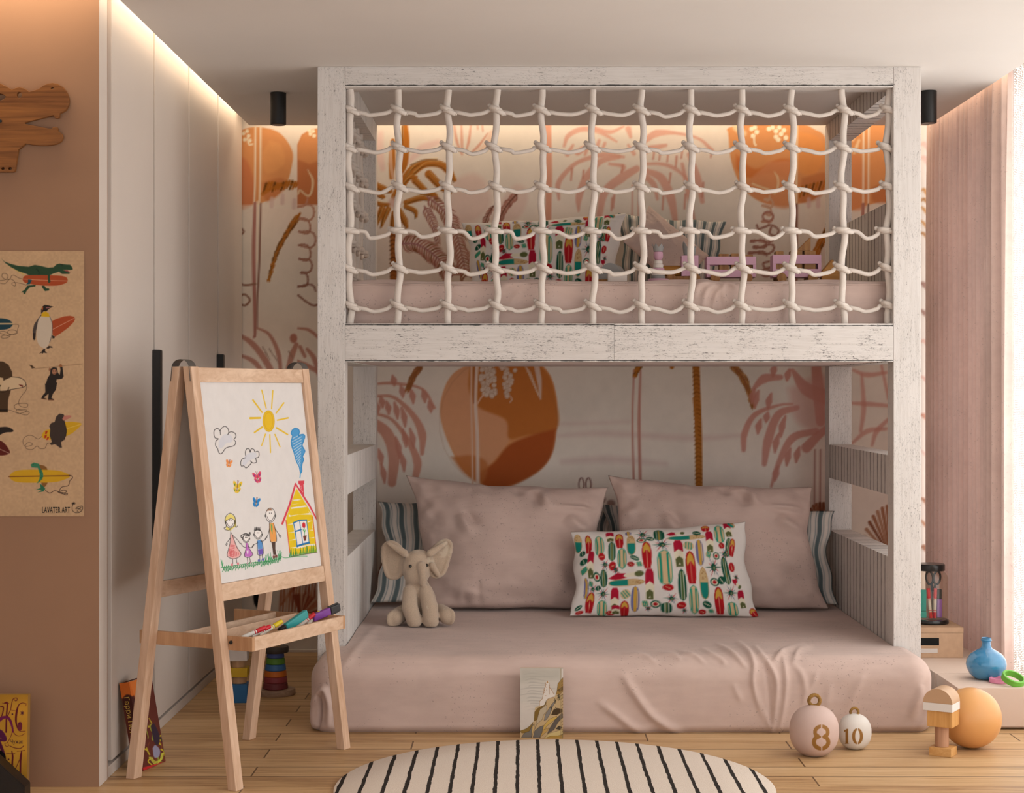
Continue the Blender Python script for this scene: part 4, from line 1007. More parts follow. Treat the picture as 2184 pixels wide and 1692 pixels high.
# board backings and the sheet of paper
M_brd = plain('board_white', (226,216,206), .5, .02)
strut('board', vb, .0404, .6356, hB+.0003, 1.2222, M_brd, .010, .017, 0)
strut('board', vf, .0404, .6356, hB+.0003, 1.2222, M_brd, .012, .017, 0)
CV = Canvas(405, 795, 712, 1262, .62, (228,222,219))
BK = (34,30,30); YL = (232,188,40); GR = (44,140,70)
def A1(l, x0=290, y0=740, s=3.679): return [(x0+x/s, y0+y/s) for x, y in l]
def A2(l): return A1(l, 420, 980, 6.507)
rd = random.Random(4)
sc = A1([(1041,583)])[0]; CV.ell(sc[0], sc[1], 12.6, 22.5, YL, 1, 1, -.05); CV.ring(sc[0], sc[1], 9, 18, 1.4, (214,160,30), 1, .6); CV.ring(sc[0], sc[1], 12.4, 22.3, 1.4, (216,166,30), 1, .7)
for a, b, w in (((987,340),(1022,485),3),((1074,344),(1064,485),3.2),((918,418),(990,515),4),((1160,440),(1100,520),3.5),((898,560),(975,558),6),((1194,558),(1110,576),4),((990,630),(930,672),4.5),((1103,636),(1190,688),4.2),((1016,685),(986,775),3),((1050,690),(1056,830),3),((1090,688),(1130,785),3)):
    CV.stroke(A1([a, b]), [w*.8, w, w*.7], YL, 1, 1, False)
def cloud(pts, fillp):
    CV.fill(A1(fillp), (212,211,218), 2, .95, True); CV.stroke(A1(pts), 1.25, BK, .9, .95)
cloud([(660,660),(640,640),(615,655),(612,690),(622,715),(646,722),(628,740),(625,775),(640,798),(650,830),(668,840),(685,822),(700,800),(722,788),(752,782),(775,770),(782,745),(770,728),(784,705),(778,680),(755,668),(732,672),(720,690),(728,668),(720,640),(700,624),(680,632),(662,655),(664,690)], [(650,735),(690,690),(740,690),(760,725),(745,750),(710,755),(680,790),(650,790)])
cloud([(862,860),(858,828),(870,800),(890,805),(896,828),(905,802),(925,806),(934,825),(955,820),(966,835),(962,865),(940,875),(945,905),(918,912),(898,895),(905,912),(880,940),(862,950),(845,935),(826,935),(822,905),(835,880),(862,870)], [(860,850),(900,830),(945,835),(940,870),(905,885),(880,900),(858,930),(835,925),(840,890)])
def butterfly(x, y, w, h, col, spot=None, ang=0.0):
    for sx in (-1, 1):
        for (dx, dy, rx, ry) in ((.5, -.18, .36, .30), (.4, .26, .28, .24)):
            c = rot([(sx*dx*w, dy*h)], x, y, ang)[0]; CV.ell(c[0], c[1], rx*w, ry*h, col, 1, 1, ang+sx*.5)
            if spot: CV.ell(c[0]+sx*rx*w*.3, c[1], rx*w*.3, ry*h*.3, spot, 1, .9)
    CV.stroke(rot([(0,-h*.2),(0,h*.32)], x, y, ang), 1.3, (120,80,60), .8); CV.stroke(rot([(0,-h*.2),(-w*.12,-h*.52)], x, y, ang), .7, (120,60,60), .7); CV.stroke(rot([(0,-h*.2),(w*.2,-h*.5)], x, y, ang), .7, (120,60,60), .7)
butterfly(*A1([(730,915)])[0], 7.5, 17, (232,142,78), None, .15)
butterfly(*A1([(953,1024)])[0], 9.5, 25, (222,70,100), (96,60,140), -.2); butterfly(*A1([(795,1100)])[0], 9.5, 27, (232,190,50), (40,120,80), .1); butterfly(*A1([(943,1220)])[0], 8.5, 21, (40,126,196), None, .15)
# smoke
sm = A1([(1225,655),(1245,640),(1272,645),(1283,668),(1275,700),(1290,690),(1315,688),(1325,705),(1315,740),(1305,775),(1325,815),(1320,835),(1308,860),(1316,885),(1305,915),(1300,950),(1302,975),(1292,990),(1286,968),(1280,940),(1262,905),(1250,870),(1240,830),(1225,790),(1218,745),(1228,700),(1217,680)])
CV.fill(sm, (72,152,212), 1.2, .95)
for i in range(13):
    y = 705+i*21; CV.stroke(A1([(1222+i*4.6, y+18), (1300-i*1.0, y-20)]), 1.4, (236,234,236), 1, .75)
CV.stroke(sm+[sm[0]], 1.8, (42,132,196), 1); CV.stroke(A1([(1292,985),(1287,1028)]), 1.6, (42,150,205), 1)
# house
HY = (234,198,34); HRD = (216,66,80)
CV.fill(A2([(1380,400),(1560,700),(1610,790),(1662,1285),(1300,1330),(1235,830)]), HY, 1)
for l in ([(1340,560),(1400,555),(1455,560),(1400,572),(1335,575)], [(1315,625),(1410,615),(1360,626)], [(1300,670),(1500,640),(1530,660),(1310,690)], [(1275,800),(1275,760),(1300,780),(1560,745),(1545,715),(1600,770),(1420,765),(1300,795)], [(1240,830),(1250,810),(1250,850)], [(1255,908),(1340,885),(1330,905)], [(1270,1018),(1360,1000),(1355,1015)], [(1280,1130),(1365,1105),(1370,1120)], [(1300,1225),(1390,1215),(1560,1180),(1640,1170),(1640,1200),(1560,1200),(1400,1240)], [(1540,860),(1605,850),(1540,880)], [(1555,985),(1610,975),(1612,990)], [(1560,1092),(1630,1080),(1628,1095)], [(1610,850),(1600,960),(1612,960)], [(1335,905),(1365,1120),(1375,1120),(1345,900)]):
    CV.fill(A2(l), (240,233,224), 1, .95)
CV.fill(A2([(1340,880),(1520,842),(1558,1160),(1392,1220)]), (240,234,230), 1)
for l, w in (([(1340,882),(1420,850),(1522,844)], 2.6), ([(1342,885),(1365,1010),(1392,1218)], 1.8), ([(1520,846),(1540,1000),(1556,1160)], 1.3), ([(1392,1205),(1470,1180),(1556,1158)], 4), ([(1425,862),(1445,1000),(1472,1180)], 1.3), ([(1365,1003),(1446,975)], 2.6)): CV.stroke(A2(l), w, (30,110,176), 1)
CV.fill(A2([(1462,895),(1480,875),(1500,890),(1505,930),(1490,955),(1465,935)]), (206,40,52), 1, 1, True); CV.stroke(A2([(1488,950),(1495,1060)]), .9, GR, .8)
CV.fill(A2([(1493,1020),(1468,975),(1478,972),(1494,1000),(1510,968),(1508,990)]), (70,170,70), .8); CV.fill(A2([(1472,1065),(1522,1055),(1512,1130),(1488,1135)]), (112,60,46), 1)
CV.stroke(A2([(1185,895),(1290,620),(1368,340)]), [4,4,3.5], HRD, 1, 1, False); CV.stroke(A2([(1368,340),(1450,470),(1560,640),(1662,830)]), [3,3.6,3.6,3], HRD, 1, 1, False)
CV.fill(A2([(1405,300),(1490,295),(1488,345),(1478,345),(1490,510),(1430,430),(1428,355),(1410,345)]), HRD, 1)
for i in range(8): CV.ell(*A2([(1440+rd.random()*34, 370+i*12)])[0], .7, .7, (240,200,200), .8)
CV.stroke(A2([(1235,850),(1260,1050),(1290,1300)]), 1.7, (222,84,60), 1); CV.stroke(A2([(1606,800),(1635,1050),(1660,1260)]), 1.5, (222,100,50), 1); CV.stroke(A2([(1310,1350),(1480,1320),(1665,1290)]), 2, (110,50,40), 1, .8)
for i in range(26):
    x = 1285+i*15; y = 1352-i*2.6; CV.stroke(A2([(x, y), (x+rd.uniform(-14,14), y-rd.uniform(40,110))]), [1.6,.7], rd.choice((GR,(70,160,60),(30,110,50))), .8)
CV.stroke(A2([(1170,1350),(1220,1368),(1300,1360),(1420,1345),(1530,1345)]), 1.2, (60,160,90), .9)
# grass
for i in range(30):
    x = 358+i*27; y = 1500-i*4.2-max(0, i-20)*2; CV.stroke(A2([(x-4, y+rd.uniform(40,70)), (x+26, y-rd.uniform(0,20)), (x+16, y+rd.uniform(40,75))]), 1.1, (30,128,64), .8, 1, False)
CV.stroke(A2([(335,1505),(600,1465),(820,1430),(1000,1420),(1170,1370)]), 1.3, (36,140,72), .9)
for x, y in ((355,1490),(960,1415),(1000,1410),(1030,1400),(1140,1370),(1165,1370)):
    for d in (-30, -10, 12): CV.stroke(A2([(x, y), (x+d*.8, y-rd.uniform(50,110))]), [1.5,.6], (46,146,84), .8)
def face(cx, cy, rx, ry, hair=None):
    c = A2([(cx, cy)])[0]; CV.ell(c[0], c[1], rx/6.5, ry/6.5, (243,236,232), 1); CV.ring(c[0], c[1], rx/6.5, ry/6.5, 1, BK, .8)
    CV.ring(c[0], c[1]+ry*.05/6.5, rx*.68/6.5, ry*.72/6.5, .9, BK, .7, .95, .25, math.pi-.25)
    for s in (-1, 1):
        CV.ell(c[0]+s*rx*.2/6.5, c[1]-ry*.28/6.5, .8, 1.1, BK, .8); CV.ring(c[0]+s*rx*1.02/6.5, c[1]+.1*ry/6.5, rx*.14/6.5, ry*.16/6.5, .8, BK, .7)
def line(l, w=.95, c=BK): CV.stroke(A2(l), w, c, .8)
# mother
CV.fill(A2([(392,860),(400,800),(460,752),(520,790),(540,850),(548,930),(500,960),(470,990),(400,975),(410,930)]), (234,216,120), 1)
face(462, 870, 62, 85); CV.fill(A2([(400,850),(405,800),(460,756),(515,790),(530,850),(500,825),(470,815),(430,840)]), (234,216,120), 1)
line([(400,900),(388,850),(410,780),(462,748),(515,780),(538,850),(530,920),(545,945),(562,925)]); line([(408,915),(400,945),(378,950),(390,975),(440,985),(470,965)]); line([(405,855),(440,835),(462,825),(470,815),(500,835),(530,850)])
CV.fill(A2([(470,1040),(500,1050),(540,1180),(610,1310),(580,1360),(500,1380),(430,1350),(425,1310),(455,1180)]), (236,176,172), 1)
for i in range(14): CV.stroke(A2([(440+i*4, 1330-i*20), (500+i*6-i*i*.4, 1350-i*22)] if i < 8 else [(470+(i-8)*20, 1360-(i-8)*5), (450+(i-8)*26, 1240+(i-8)*12)]), 1.1, (206,60,70), .9, .85)
line([(470,985),(465,1080),(455,1180),(420,1320),(440,1360),(500,1382),(575,1362),(612,1310),(560,1230),(520,1130),(480,1020)])
line([(465,1090),(430,1140),(412,1160),(402,1185),(412,1195),(425,1170)]); line([(490,1050),(540,1095),(580,1140),(600,1170),(618,1175)]); line([(495,1380),(498,1450)]); line([(545,1378),(555,1440)])
for x, y in ((488,1465),(570,1450)): CV.ell(*A2([(x, y)])[0], 2.2, 3, (222,120,130), .9)
# girl
CV.fill(A2([(680,1160),(705,1165),(720,1220),(772,1320),(740,1355),(668,1350),(660,1320),(678,1240)]), (196,112,196), 1)
face(683, 1100, 45, 56); line([(640,1085),(618,1090),(612,1060),(640,1045),(680,1030),(715,1045),(735,1015),(738,1040),(725,1070)], 1.5); line([(640,1080),(660,1050),(690,1060),(720,1055)], 1.6)
CV.fill(A2([(690,1270),(715,1265),(712,1310),(698,1315)]), (240,230,236), 1); line([(680,1160),(680,1240),(660,1340),(715,1362),(775,1320),(725,1235),(705,1165)])
line([(610,1165),(640,1210),(680,1225)]); line([(715,1210),(750,1230),(775,1215),(790,1190)]); line([(700,1362),(704,1440)]); line([(728,1360),(745,1425)])
for x, y in ((700,1445),(748,1435)): CV.ell(*A2([(x, y)])[0], 1.8, 1.8, (190,150,160), .8)
# boy
CV.fill(A2([(838,1130),(880,1115),(905,1150),(912,1240),(848,1250)]), (90,146,208), 1); CV.fill(A2([(845,1255),(912,1240),(920,1315),(858,1328)]), (112,86,182), 1)
face(848, 1040, 55, 68)
for i in range(11): line([(795+i*9, 985-abs(i-5)*-2), (800+i*8+rd.uniform(-6,6), 950+rd.uniform(-12,8))], .9)
line([(838,1135),(838,1200),(848,1325),(920,1312),(908,1160),(885,1118)]); line([(845,1160),(800,1180),(780,1190),(765,1220)]); line([(885,1140),(930,1130),(960,1100),(975,1080)]); line([(872,1328),(872,1395)]); line([(905,1320),(912,1380)])
for x, y in ((862,1405),(918,1390)): CV.ell(*A2([(x, y)])[0], 2.8, 3, (100,110,176), .9)
# father
CV.fill(A2([(1008,890),(1060,880),(1080,940),(1105,1100),(1100,1140),(1025,1145),(1008,1000)]), (236,160,86), 1); CV.fill(A2([(1025,890),(1045,920),(1050,1040),(1030,985)]), (96,176,96), 1)
face(1020, 775, 66, 98); CV.fill(A2([(965,720),(990,690),(1030,682),(1050,712),(1000,712)]), (150,104,76), 1.4, .9)
line([(1005,880),(1008,1010),(1022,1140),(1080,1148),(1105,1130),(1095,1010),(1065,890)]); line([(1008,960),(985,1050),(955,1090),(945,1120)]); line([(1085,960),(1115,1010),(1140,1045),(1165,1060),(1165,1080),(1145,1075),(1140,1045)])
CV.fill(A2([(1035,1150),(1090,1150),(1088,1240),(1100,1325),(1065,1325)]), (84,56,44), 1, .9)
for i in range(3): line([(1045+i*16, 1155), (1060+i*14, 1320)], .7)
for x, y in ((1068,1355),(1100,1345)): CV.ell(*A2([(x, y)])[0], 2.6, 3.4, (122,74,66), .9)
g = .0011
pA, pB, pC, pD = [E(u, vf(h)+.0118-.0012, h) for u, h in ((.0408,1.2219),(.6352,1.2219),(.6352,hB+.0006),(.0408,hB+.0006))]
o = sheet('drawing', pA, pB, pC, pD, 420, 640, CV, proj, M_paint, ea)
o['label'] = "white sheet with a child's drawing of a family, a house and the sun"
# metal hinges over the top
M_hin = plain('hinge_grey', (128,122,118), .4, .05, 10, .5, .25)
for u in (-.0035, .644):
    pts = []
    for t in np.linspace(0, 1, 13):
        a = math.pi*t; pts.append((.200+.032*math.cos(a), HT-.006+.028*math.sin(a)))
    pts = [(.236, HT-.045)]+pts+[(.164, HT-.045)]
    bm = bmesh.new(); L1 = [bm.verts.new(E(u-.0005, v, h)) for v, h in pts]; L2 = [bm.verts.new(E(u+.0375, v, h)) for v, h in pts]
    for i in range(len(pts)-1): bm.faces.new((L1[i], L1[i+1], L2[i+1], L2[i]))
    bmesh.ops.solidify(bm, geom=bm.faces[:], thickness=.0018); bmesh.ops.recalc_face_normals(bm, faces=bm.faces[:])
    new('hinge', bm2me(bm), M_hin, ea)
# tray
tr = empty('tray', E(.31, .18, .413)); setparent(tr, ea)
tr.matrix_parent_inverse = world(ea).inverted()
TA, TB = .413, .455
def tb(u0, v0, u1, v1, h0, h1, mat, name):
    c = [E(u0,v0,h0),E(u1,v0,h0),E(u1,v1,h0),E(u0,v1,h0),E(u0,v0,h1),E(u1,v0,h1),E(u1,v1,h1),E(u0,v1,h1)]; return hexa(name, c, mat, tr, .0015)
tb(.0405, -.0306, .0535, .3852, TA, TB, M_pined, 'side_board'); tb(.576, -.0306, .589, .3993, TA, TB, M_pined, 'side_board')
tb(.0538, -.0306, .5757, -.0186, TA, TB, M_pineu, 'front_board'); tb(.0538, .148, .5757, .156, TA+.005, TB, M_pineu, 'divider'); tb(.0538, .230, .5757, .238, TA+.005, TB, M_pineu, 'divider')
tb(.0538, -.0184, .5757, .2378, TA, TA+.0048, M_pined, 'bottom_panel')
for u, v in ((.0395, .045), (.0395, .328)):
    p = E(u, v, .437); lathe('bolt', [(0,0),(.006,0),(.0055,.003),(0,.0045)], M_black, p, tr, 16, (math.radians(90), 0, math.atan2(-EU.x, EU.y)+0.0))
# pens ------------------------------------------------------------------
def inv(px, py, v):
    k = (px-CX)/F; u = (k*(5.035+.417*v)+.8523+.909*v)/(.413-.911*k); y = 5.035+.417*v+.911*u
    return E(u, v, EYE-(py-CY)*y/F)
M_white = plain('pen_white', (232,226,218), .4); 
def marker(p_end, p_low, v0, v1, rad, capc, bodyc, label, capfrac=.34, flat=False, capmat=None):
    b = inv(*p_end, v0); a = inv(*p_low, v1); d = (b-a).normalized()
    a = a if a.z > TA+.009 else a+d*((TA+.012-a.z)/max(d.z, .05))
    L = (b-a).length; e = empty('marker_pen', a, label, 'marker pen', 'pens in the easel tray')
    c = a+d*L*(1-capfrac)
    mc = plain('pen_cap', capc, .35, .03); mb = plain('pen_body', bodyc, .4, .03)
    if not flat:
        cyl_between('barrel', a, c, rad*.93, rad*.93, mb, e, 18, .001); cyl_between('cap', c+d*.0003, b, rad*1.05, rad, mc, e, 18, .0012)
        cyl_between('band', c-d*.008, c-d*.005, rad*.97, rad*.97, mc, e, 18)
    else:
        x = d; up_ = Vector((0,0,1)); yv = up_.cross(x).normalized(); zv = x.cross(yv)
        M = frame(a, x, yv)
        def bar(n, x0, x1, w, t, m): 
            o = box(n, (x0, -w/2, -t/2), (x1, w/2, t/2), m, None, min(w,t)*.28, M, 3); setparent(o, e); return o
        bar('barrel', 0, L*(1-capfrac), rad*1.3, rad*2.1, mb); bar('cap', L*(1-capfrac)+.0003, L, rad*1.35, rad*2.25, mc)
        return e, d, M, L, bar, mc
    return e
def T6(x, y): return (460+x/6.043, 1240+y/6.043)
marker(T6(640,596), T6(330,735), .020, .055, .0072, (206,34,46), (228,222,214), 'red-capped pen lying lowest at the near end of the easel tray', .38)
marker(T6(702,582), T6(460,712), .045, .070, .0069, (214,40,54), (228,222,214), 'red-capped pen half hidden behind the first red pen', .33)
marker(T6(852,516), T6(560,700), .030, .060, .0072, (226,196,30), (222,212,196), 'yellow-capped pen between the red pens and the teal highlighter', .36)
marker(T6(1275,420), T6(1050,600), .030, .060, .0072, (208,36,48), (224,214,204), 'red-capped pen just after the teal highlighter', .36)
marker(T6(1338,402), T6(1180,560), .045, .060, .0072, (226,198,30), (222,212,196), 'yellow-capped pen beside the purple marker', .4)
e, d, M, L, bar, mc = marker(T6(1170,415), T6(820,660), .018, .040, .0120, (46,150,150), (24,24,26), 'chunky teal highlighter standing in the middle of the easel tray', .78, True)
e, d, M, L, bar, mc = marker(T6(1590,330), T6(1250,480), .020, .050, .0118, (38,38,40), (126,60,150), 'fat purple marker with a black clip cap at the far end of the easel tray', .36, True)
bar('clip', L*.60, L*.97, .006, .033, M_black)
# ================================================================ wall pieces
M_bam = wood('bamboo_board', (96,54,20), (150,94,44), 0, 9, .45, .05, .05)
def wallM(y): return frame((0, y, 0), (1,0,0), (0,0,1))     # 2D (x, z) -> wall plane, facing the room
def W2(l, x0, y0, s, y): return [(((x0+a/s)-CX)*y/F, EYE-((y0+b/s)-CY)*y/F) for a, b in l]
out = [(-900,560),(-860,470),(-700,380),(-480,300),(-250,230),(-100,210),(0,250),(90,296),(165,338),(215,315),(270,303),(330,318),(375,345),(400,370),(470,350),(530,332),(600,280),(670,252),(730,245),(800,258),(870,300),(920,370),(945,430),(952,490),(940,560),(905,615),(860,645),(830,655),(820,670),(818,710),(805,725),(770,725),(755,710),(750,682),(345,785),(330,803),(345,815),(725,890),(730,870),(745,858),(785,858),(798,880),(795,912),(830,930),(860,960),(866,1000),(840,1050),(770,1088),(680,1103),(570,1106),(450,1095),(350,1078),(245,1168),(240,1210),(205,1440),(195,1465),(175,1474),(-90,1474),(-115,1455),(-130,1250),(-480,1240),(-500,1474),(-760,1474),(-790,1200),(-900,900)]
def circ(cx, cy, rx, ry, n=20): return [(cx+rx*math.cos(2*math.pi*i/n), cy+ry*math.sin(2*math.pi*i/n)) for i in range(n)]
yc = 5.074
sp = [W2(l, 0, 140, 6.508, yc) for l in (out, circ(268,408,40,44), circ(727,316,28,19), [(-90,435),(-50,398),(0,384),(50,396),(92,430),(50,474),(0,490),(-50,474)], circ(40,1430,28,24), circ(138,1430,32,25))]
cr = new('crocodile_wall_art', curve_me(sp, .012, wallM(yc+.0065), .0012), M_bam)
tag(cr, 'bamboo crocodile-shaped board with open jaws hanging on the tan wall', 'wall ornament')
bp = P(1, 140+770/6.508, yc-.002); lathe('peg', [(0,-.004),(.0045,-.004),(.0045,.003),(0,.005)], M_black, bp, cr, 16, (math.radians(90),0,0))
# animal poster ----------------------------------------------------------
YP = 5.0915
PB = Canvas(-230, 530, 184, 1108, .9, (200,164,126))
pn = vnoise(PB.X.shape, (150, 110), 2); p2 = vnoise(PB.X.shape, (12, 8), 4)
PB.a *= (.95+.06*pn+.05*p2)[..., None]
def a1(l): return [(x/6.042, 540+y/6.042) for x, y in l]
def a2(l): return [(x/5.837, 820+y/5.837) for x, y in l]
GRN = (44,70,48); ROR = (170,74,40); CHR = (44,36,32); BLK = (30,26,24); YEL = (214,164,36); DBR = (74,54,36); TAU = (84,70,60)
def loop(l, f=a1, w=.55, c=(52,40,32)): PB.stroke(f(l), w*1.5, c, .8, .9)
# dinosaur
PB.fill(a1([(100,170),(230,240),(330,300),(300,262)]), (206,176,96), 1)
PB.fill(a1([(20,72),(60,110),(140,140),(240,165),(370,176),(450,152),(520,165),(620,188),(690,182),(730,145),(770,135),(800,142),(860,148),(905,150),(935,190),(938,212),(900,218),(850,214),(810,216),(905,256),(890,268),(800,268),(760,240),(690,262),(640,285),(640,330),(620,285),(380,290),(330,262),(240,235),(140,180),(70,130)]), GRN, .8)
PB.fill(a1([(820,220),(870,222),(904,250),(860,240)]), (140,64,66), .8); PB.stroke(a1([(470,205),(500,240),(500,278)]), 2, (30,50,36), .8); PB.stroke(a1([(785,150),(810,152)]), 1.2, BLK, .7)
PB.fill(a1([(292,335),(310,300),(360,286),(560,284),(760,290),(850,310),(872,350),(850,385),(760,415),(640,422),(480,412),(350,390),(300,365)]), ROR, .8, 1, True)
PB.stroke(a1([(300,335),(560,350),(868,360)]), .9, (224,170,130), .7); PB.fill(a1([(362,340),(412,345),(385,400),(335,405),(360,380)]), (30,72,84), .8)
PB.fill(a1([(615,270),(645,280),(640,340),(655,360),(640,385),(620,380),(618,340)]), GRN, .8); PB.fill(a1([(350,420),(460,408),(455,430),(385,440),(340,490),(325,525),(305,530),(300,505),(270,505),(320,470)]), GRN, .8); PB.fill(a1([(538,420),(570,420),(600,455),(632,455),(636,480),(580,490),(545,445)]), GRN, .8)
loop([(290,335),(240,320),(190,290),(150,290),(130,330),(80,340),(30,310),(30,270),(70,262),(102,290),(90,330),(40,350),(-30,355)]); loop([(340,415),(300,400),(210,380),(160,385),(155,405),(190,425),(200,400),(170,350),(120,340),(60,395),(-20,380)])
# penguin
PB.fill(a1([(668,880),(720,850),(830,815),(900,808),(955,820),(968,850),(950,890),(880,960),(780,1035),(715,1075),(680,1060)]), ROR, .8); PB.stroke(a1([(676,985),(800,920),(955,840)]), .9, (226,180,150), .7)
PB.fill(a1([(530,790),(500,830),(440,920),(422,1000),(428,1110),(440,1124),(455,1110),(465,1000),(490,900),(540,830)]), (74,64,60), .8); PB.fill(a1([(424,1030),(460,1030),(455,1112),(440,1124),(426,1108)]), CHR, 1)
PB.fill(a1([(540,800),(500,850),(475,960),(470,1080),(500,1180),(560,1225),(600,1215),(650,1130),(672,1030),(670,900),(640,810)]), (206,188,166), .8, 1, True); PB.stroke(a1([(640,815),(672,910),(668,1050),(640,1150)]), 1.6, (110,100,94), .8)
PB.fill(a1([(540,770),(590,752),(630,780),(640,822),(590,822),(530,815)]), (214,168,30), 1); PB.fill(a1([(545,690),(575,668),(620,672),(650,682),(688,690),(640,712),(600,750),(560,750),(530,785),(530,730)]), CHR, .8); PB.fill(a1([(545,690),(538,730),(552,735),(556,700)]), (190,90,40), 1); PB.stroke(a1([(595,708),(640,702)]), 1.3, (190,120,120), .7)
PB.fill(a1([(670,1060),(710,1078),(700,1098),(675,1100)]), CHR, .8); PB.fill(a1([(595,1225),(630,1196),(670,1205),(678,1222),(645,1218),(620,1236)]), CHR, .8); PB.fill(a1([(555,1240),(585,1235),(580,1262),(608,1290),(560,1285),(545,1300),(535,1285),(503,1300),(540,1265)]), CHR, .8)
# teal board at the left
PB.fill(a1([(-420,915),(-300,850),(-80,838),(60,845),(130,870),(164,915),(130,962),(60,985),(-100,990),(-300,975)]), (34,62,72), .8, 1, True); PB.stroke(a1([(-400,915),(160,910)]), 3, (206,176,130), .8)
loop([(165,918),(215,918),(240,935),(222,1000),(215,1040),(150,1050),(100,1030),(110,1000),(160,990),(210,1005),(210,1030),(100,1060),(20,1040),(-10,1020)]); loop([(0,1010),(60,1010),(130,1060),(100,1090),(40,1098),(10,1080),(60,1060),(120,1070)])
PB.fill(a1([(-560,850),(-420,800),(-330,900),(-300,1200),(-420,1250),(-560,1150)]), (96,84,70), .9, 1, True)
# chimp holding a board overhead
PB.stroke(a1([(450,1490),(700,1465),(1060,1430)]), 1.1, (122,92,62), .8, .7); PB.fill(a1([(370,1440),(410,1445),(452,1480),(410,1488),(395,1460)]), DBR, .8)
PB.fill(a1([(650,1490),(690,1470),(735,1480),(745,1540),(770,1570),(780,1500),(770,1460),(805,1470),(820,1590),(800,1620),(730,1630),(720,1692),(590,1692),(610,1620),(645,1560)]), CHR, .8)
PB.fill([(620/6.042,818),(100,816),(122,816),(119,832),(113,840),(109,850)], CHR, .8)
PB.fill(a2([(560,-10),(690,-10),(650,60),(655,100),(640,170),(672,185),(670,200),(598,195),(605,115),(545,165),(582,180),(575,190),(512,178),(530,140),(565,100)]), CHR, .8)
PB.ell(*a1([(700,1530)])[0], 5, 6, (176,120,90), .9); PB.ell(*a1([(640,1500)])[0], 2, 3.4, (150,100,70), .8)
for x in (688, 712): PB.ell(*a1([(x, 1520)])[0], 1, 1, BLK, .6)
PB.stroke(a1([(690,1553),(715,1553)]), .9, (90,50,40), .6); PB.fill(a1([(755,1455),(775,1430),(800,1440),(803,1470),(770,1470)]), (150,96,60), .8)
for p in ([(520,180),(580,186)], [(605,196),(670,196)]): PB.stroke(a2(p), 1.6, (140,90,60), .7)
# mammoth-brown animal cut by the frame, with a white board
PB.fill(a1([(-300,1420),(-100,1390),(40,1398),(110,1440),(155,1530),(160,1600),(140,1692),(-300,1692)]), DBR, .8); PB.fill(a2([(-300,-20),(140,-20),(136,70),(100,200),(98,350),(-300,352)]), DBR, .8)
PB.fill(a1([(-10,1600),(40,1610),(50,1700),(-10,1700)]), (212,180,140), .8); PB.fill([(26,803.5),(42,806),(52,812),(55,820),(50,826),(18,833),(0,834),(0,826),(8,812)], (214,184,146), .8); PB.stroke([(26,804),(42,806),(52,812),(55,820),(50,826),(18,832)], 1.1, CHR, .7)
PB.fill(a2([(230,0),(285,10),(285,35),(250,20)]), (110,40,34), .8); PB.stroke(a2([(-20,70),(30,100),(90,80),(110,40)]), 2, (50,36,26), 1, .8)
PB.fill(a2([(-300,312),(98,312),(98,330),(-300,330)]), (36,28,22), 1.5)
loop([(330,0),(325,70),(265,150),(232,220),(250,270),(320,288),(348,260),(320,238),(220,242),(178,270),(200,310),(300,330),(362,345),(340,380),(270,372),(200,340),(230,312),(330,320),(310,345),(230,362),(150,330),(105,320)], a2)
# small dark whale and maroon board at the left
PB.fill(a2([(-300,560),(-100,560),(0,535),(80,530),(140,550),(168,580),(140,595),(70,600),(0,630),(-100,700),(-300,690)]), CHR, .8, 1, True); PB.fill(a2([(-250,720),(-100,690),(0,700),(60,740),(110,810),(120,860),(40,885),(-60,880),(-250,860)]), (92,34,28), .8, 1, True); PB.stroke(a2([(-60,780),(118,862)]), 1, (214,186,160), .7)
# platypus-like mole with the yellow board
PB.fill(a2([(800,470),(900,466),(1000,480),(1020,495),(980,540),(900,610),(820,650)]), YEL, .8); PB.stroke(a2([(820,555),(1015,495)]), .9, (238,206,120), .7); PB.fill(a2([(640,560),(560,575),(522,630),(530,665),(590,690),(640,680)]), YEL, .8, 1, True)
for q in ([(565,585),(595,582),(580,620),(562,620)], [(555,635),(585,630),(575,668),(550,670)], [(590,655),(612,655),(600,690),(575,695)]): PB.fill(a2(q), (178,50,32), .8)
PB.fill(a2([(700,400),(740,365),(790,372),(812,410),(800,460),(825,560),(825,640),(790,700),(760,720),(772,790),(745,790),(700,755),(680,745),(640,758),(620,740),(645,715),(618,640),(625,560),(612,520),(640,480),(680,470)]), (64,52,46), .8, 1, False); PB.fill(a2([(800,390),(860,385),(888,390),(885,410),(850,430),(790,452),(775,430)]), (190,120,104), .8); PB.stroke(a2([(800,460),(826,580),(800,690)]), 1.4, (40,32,30), .8)
loop([(520,650),(470,680),(400,640),(330,645),(285,700),(310,770),(390,760),(400,735),(350,725),(315,760),(330,800),(400,812),(460,770),(500,800),(560,795),(585,740),(620,730)], a2)
# turtle with the long yellow board
PB.fill(a2([(490,1000),(560,1020),(590,1065),(595,1200),(580,1250),(540,1280),(500,1180)]), (136,92,48), .8, 1, True)
PB.fill(a2([(108,1150),(160,1095),(260,1068),(500,1064),(720,1075),(830,1110),(875,1140),(830,1175),(700,1215),(500,1225),(260,1222),(160,1200)]), YEL, .8, 1, True); PB.stroke(a2([(108,1150),(875,1138)]), 1.7, (96,44,34), .8)
PB.fill(a2([(380,1000),(420,975),(485,990),(500,1040),(535,1100),(540,1150),(500,1210),(460,1235),(490,1180),(495,1120),(470,1040),(395,1035)]), (60,128,92), .8); PB.fill(a2([(495,1235),(530,1260),(565,1300),(540,1335),(470,1345),(520,1315),(445,1312),(505,1290)]), (48,110,80), .8)
for i in range(16): PB.ell(*a2([(505+rd.uniform(-10,25), 1060+i*9)])[0], .7, .8, (30,70,52), .6, .8)
PB.ell(*a2([(412,1000)])[0], .8, .8, BLK, .6)
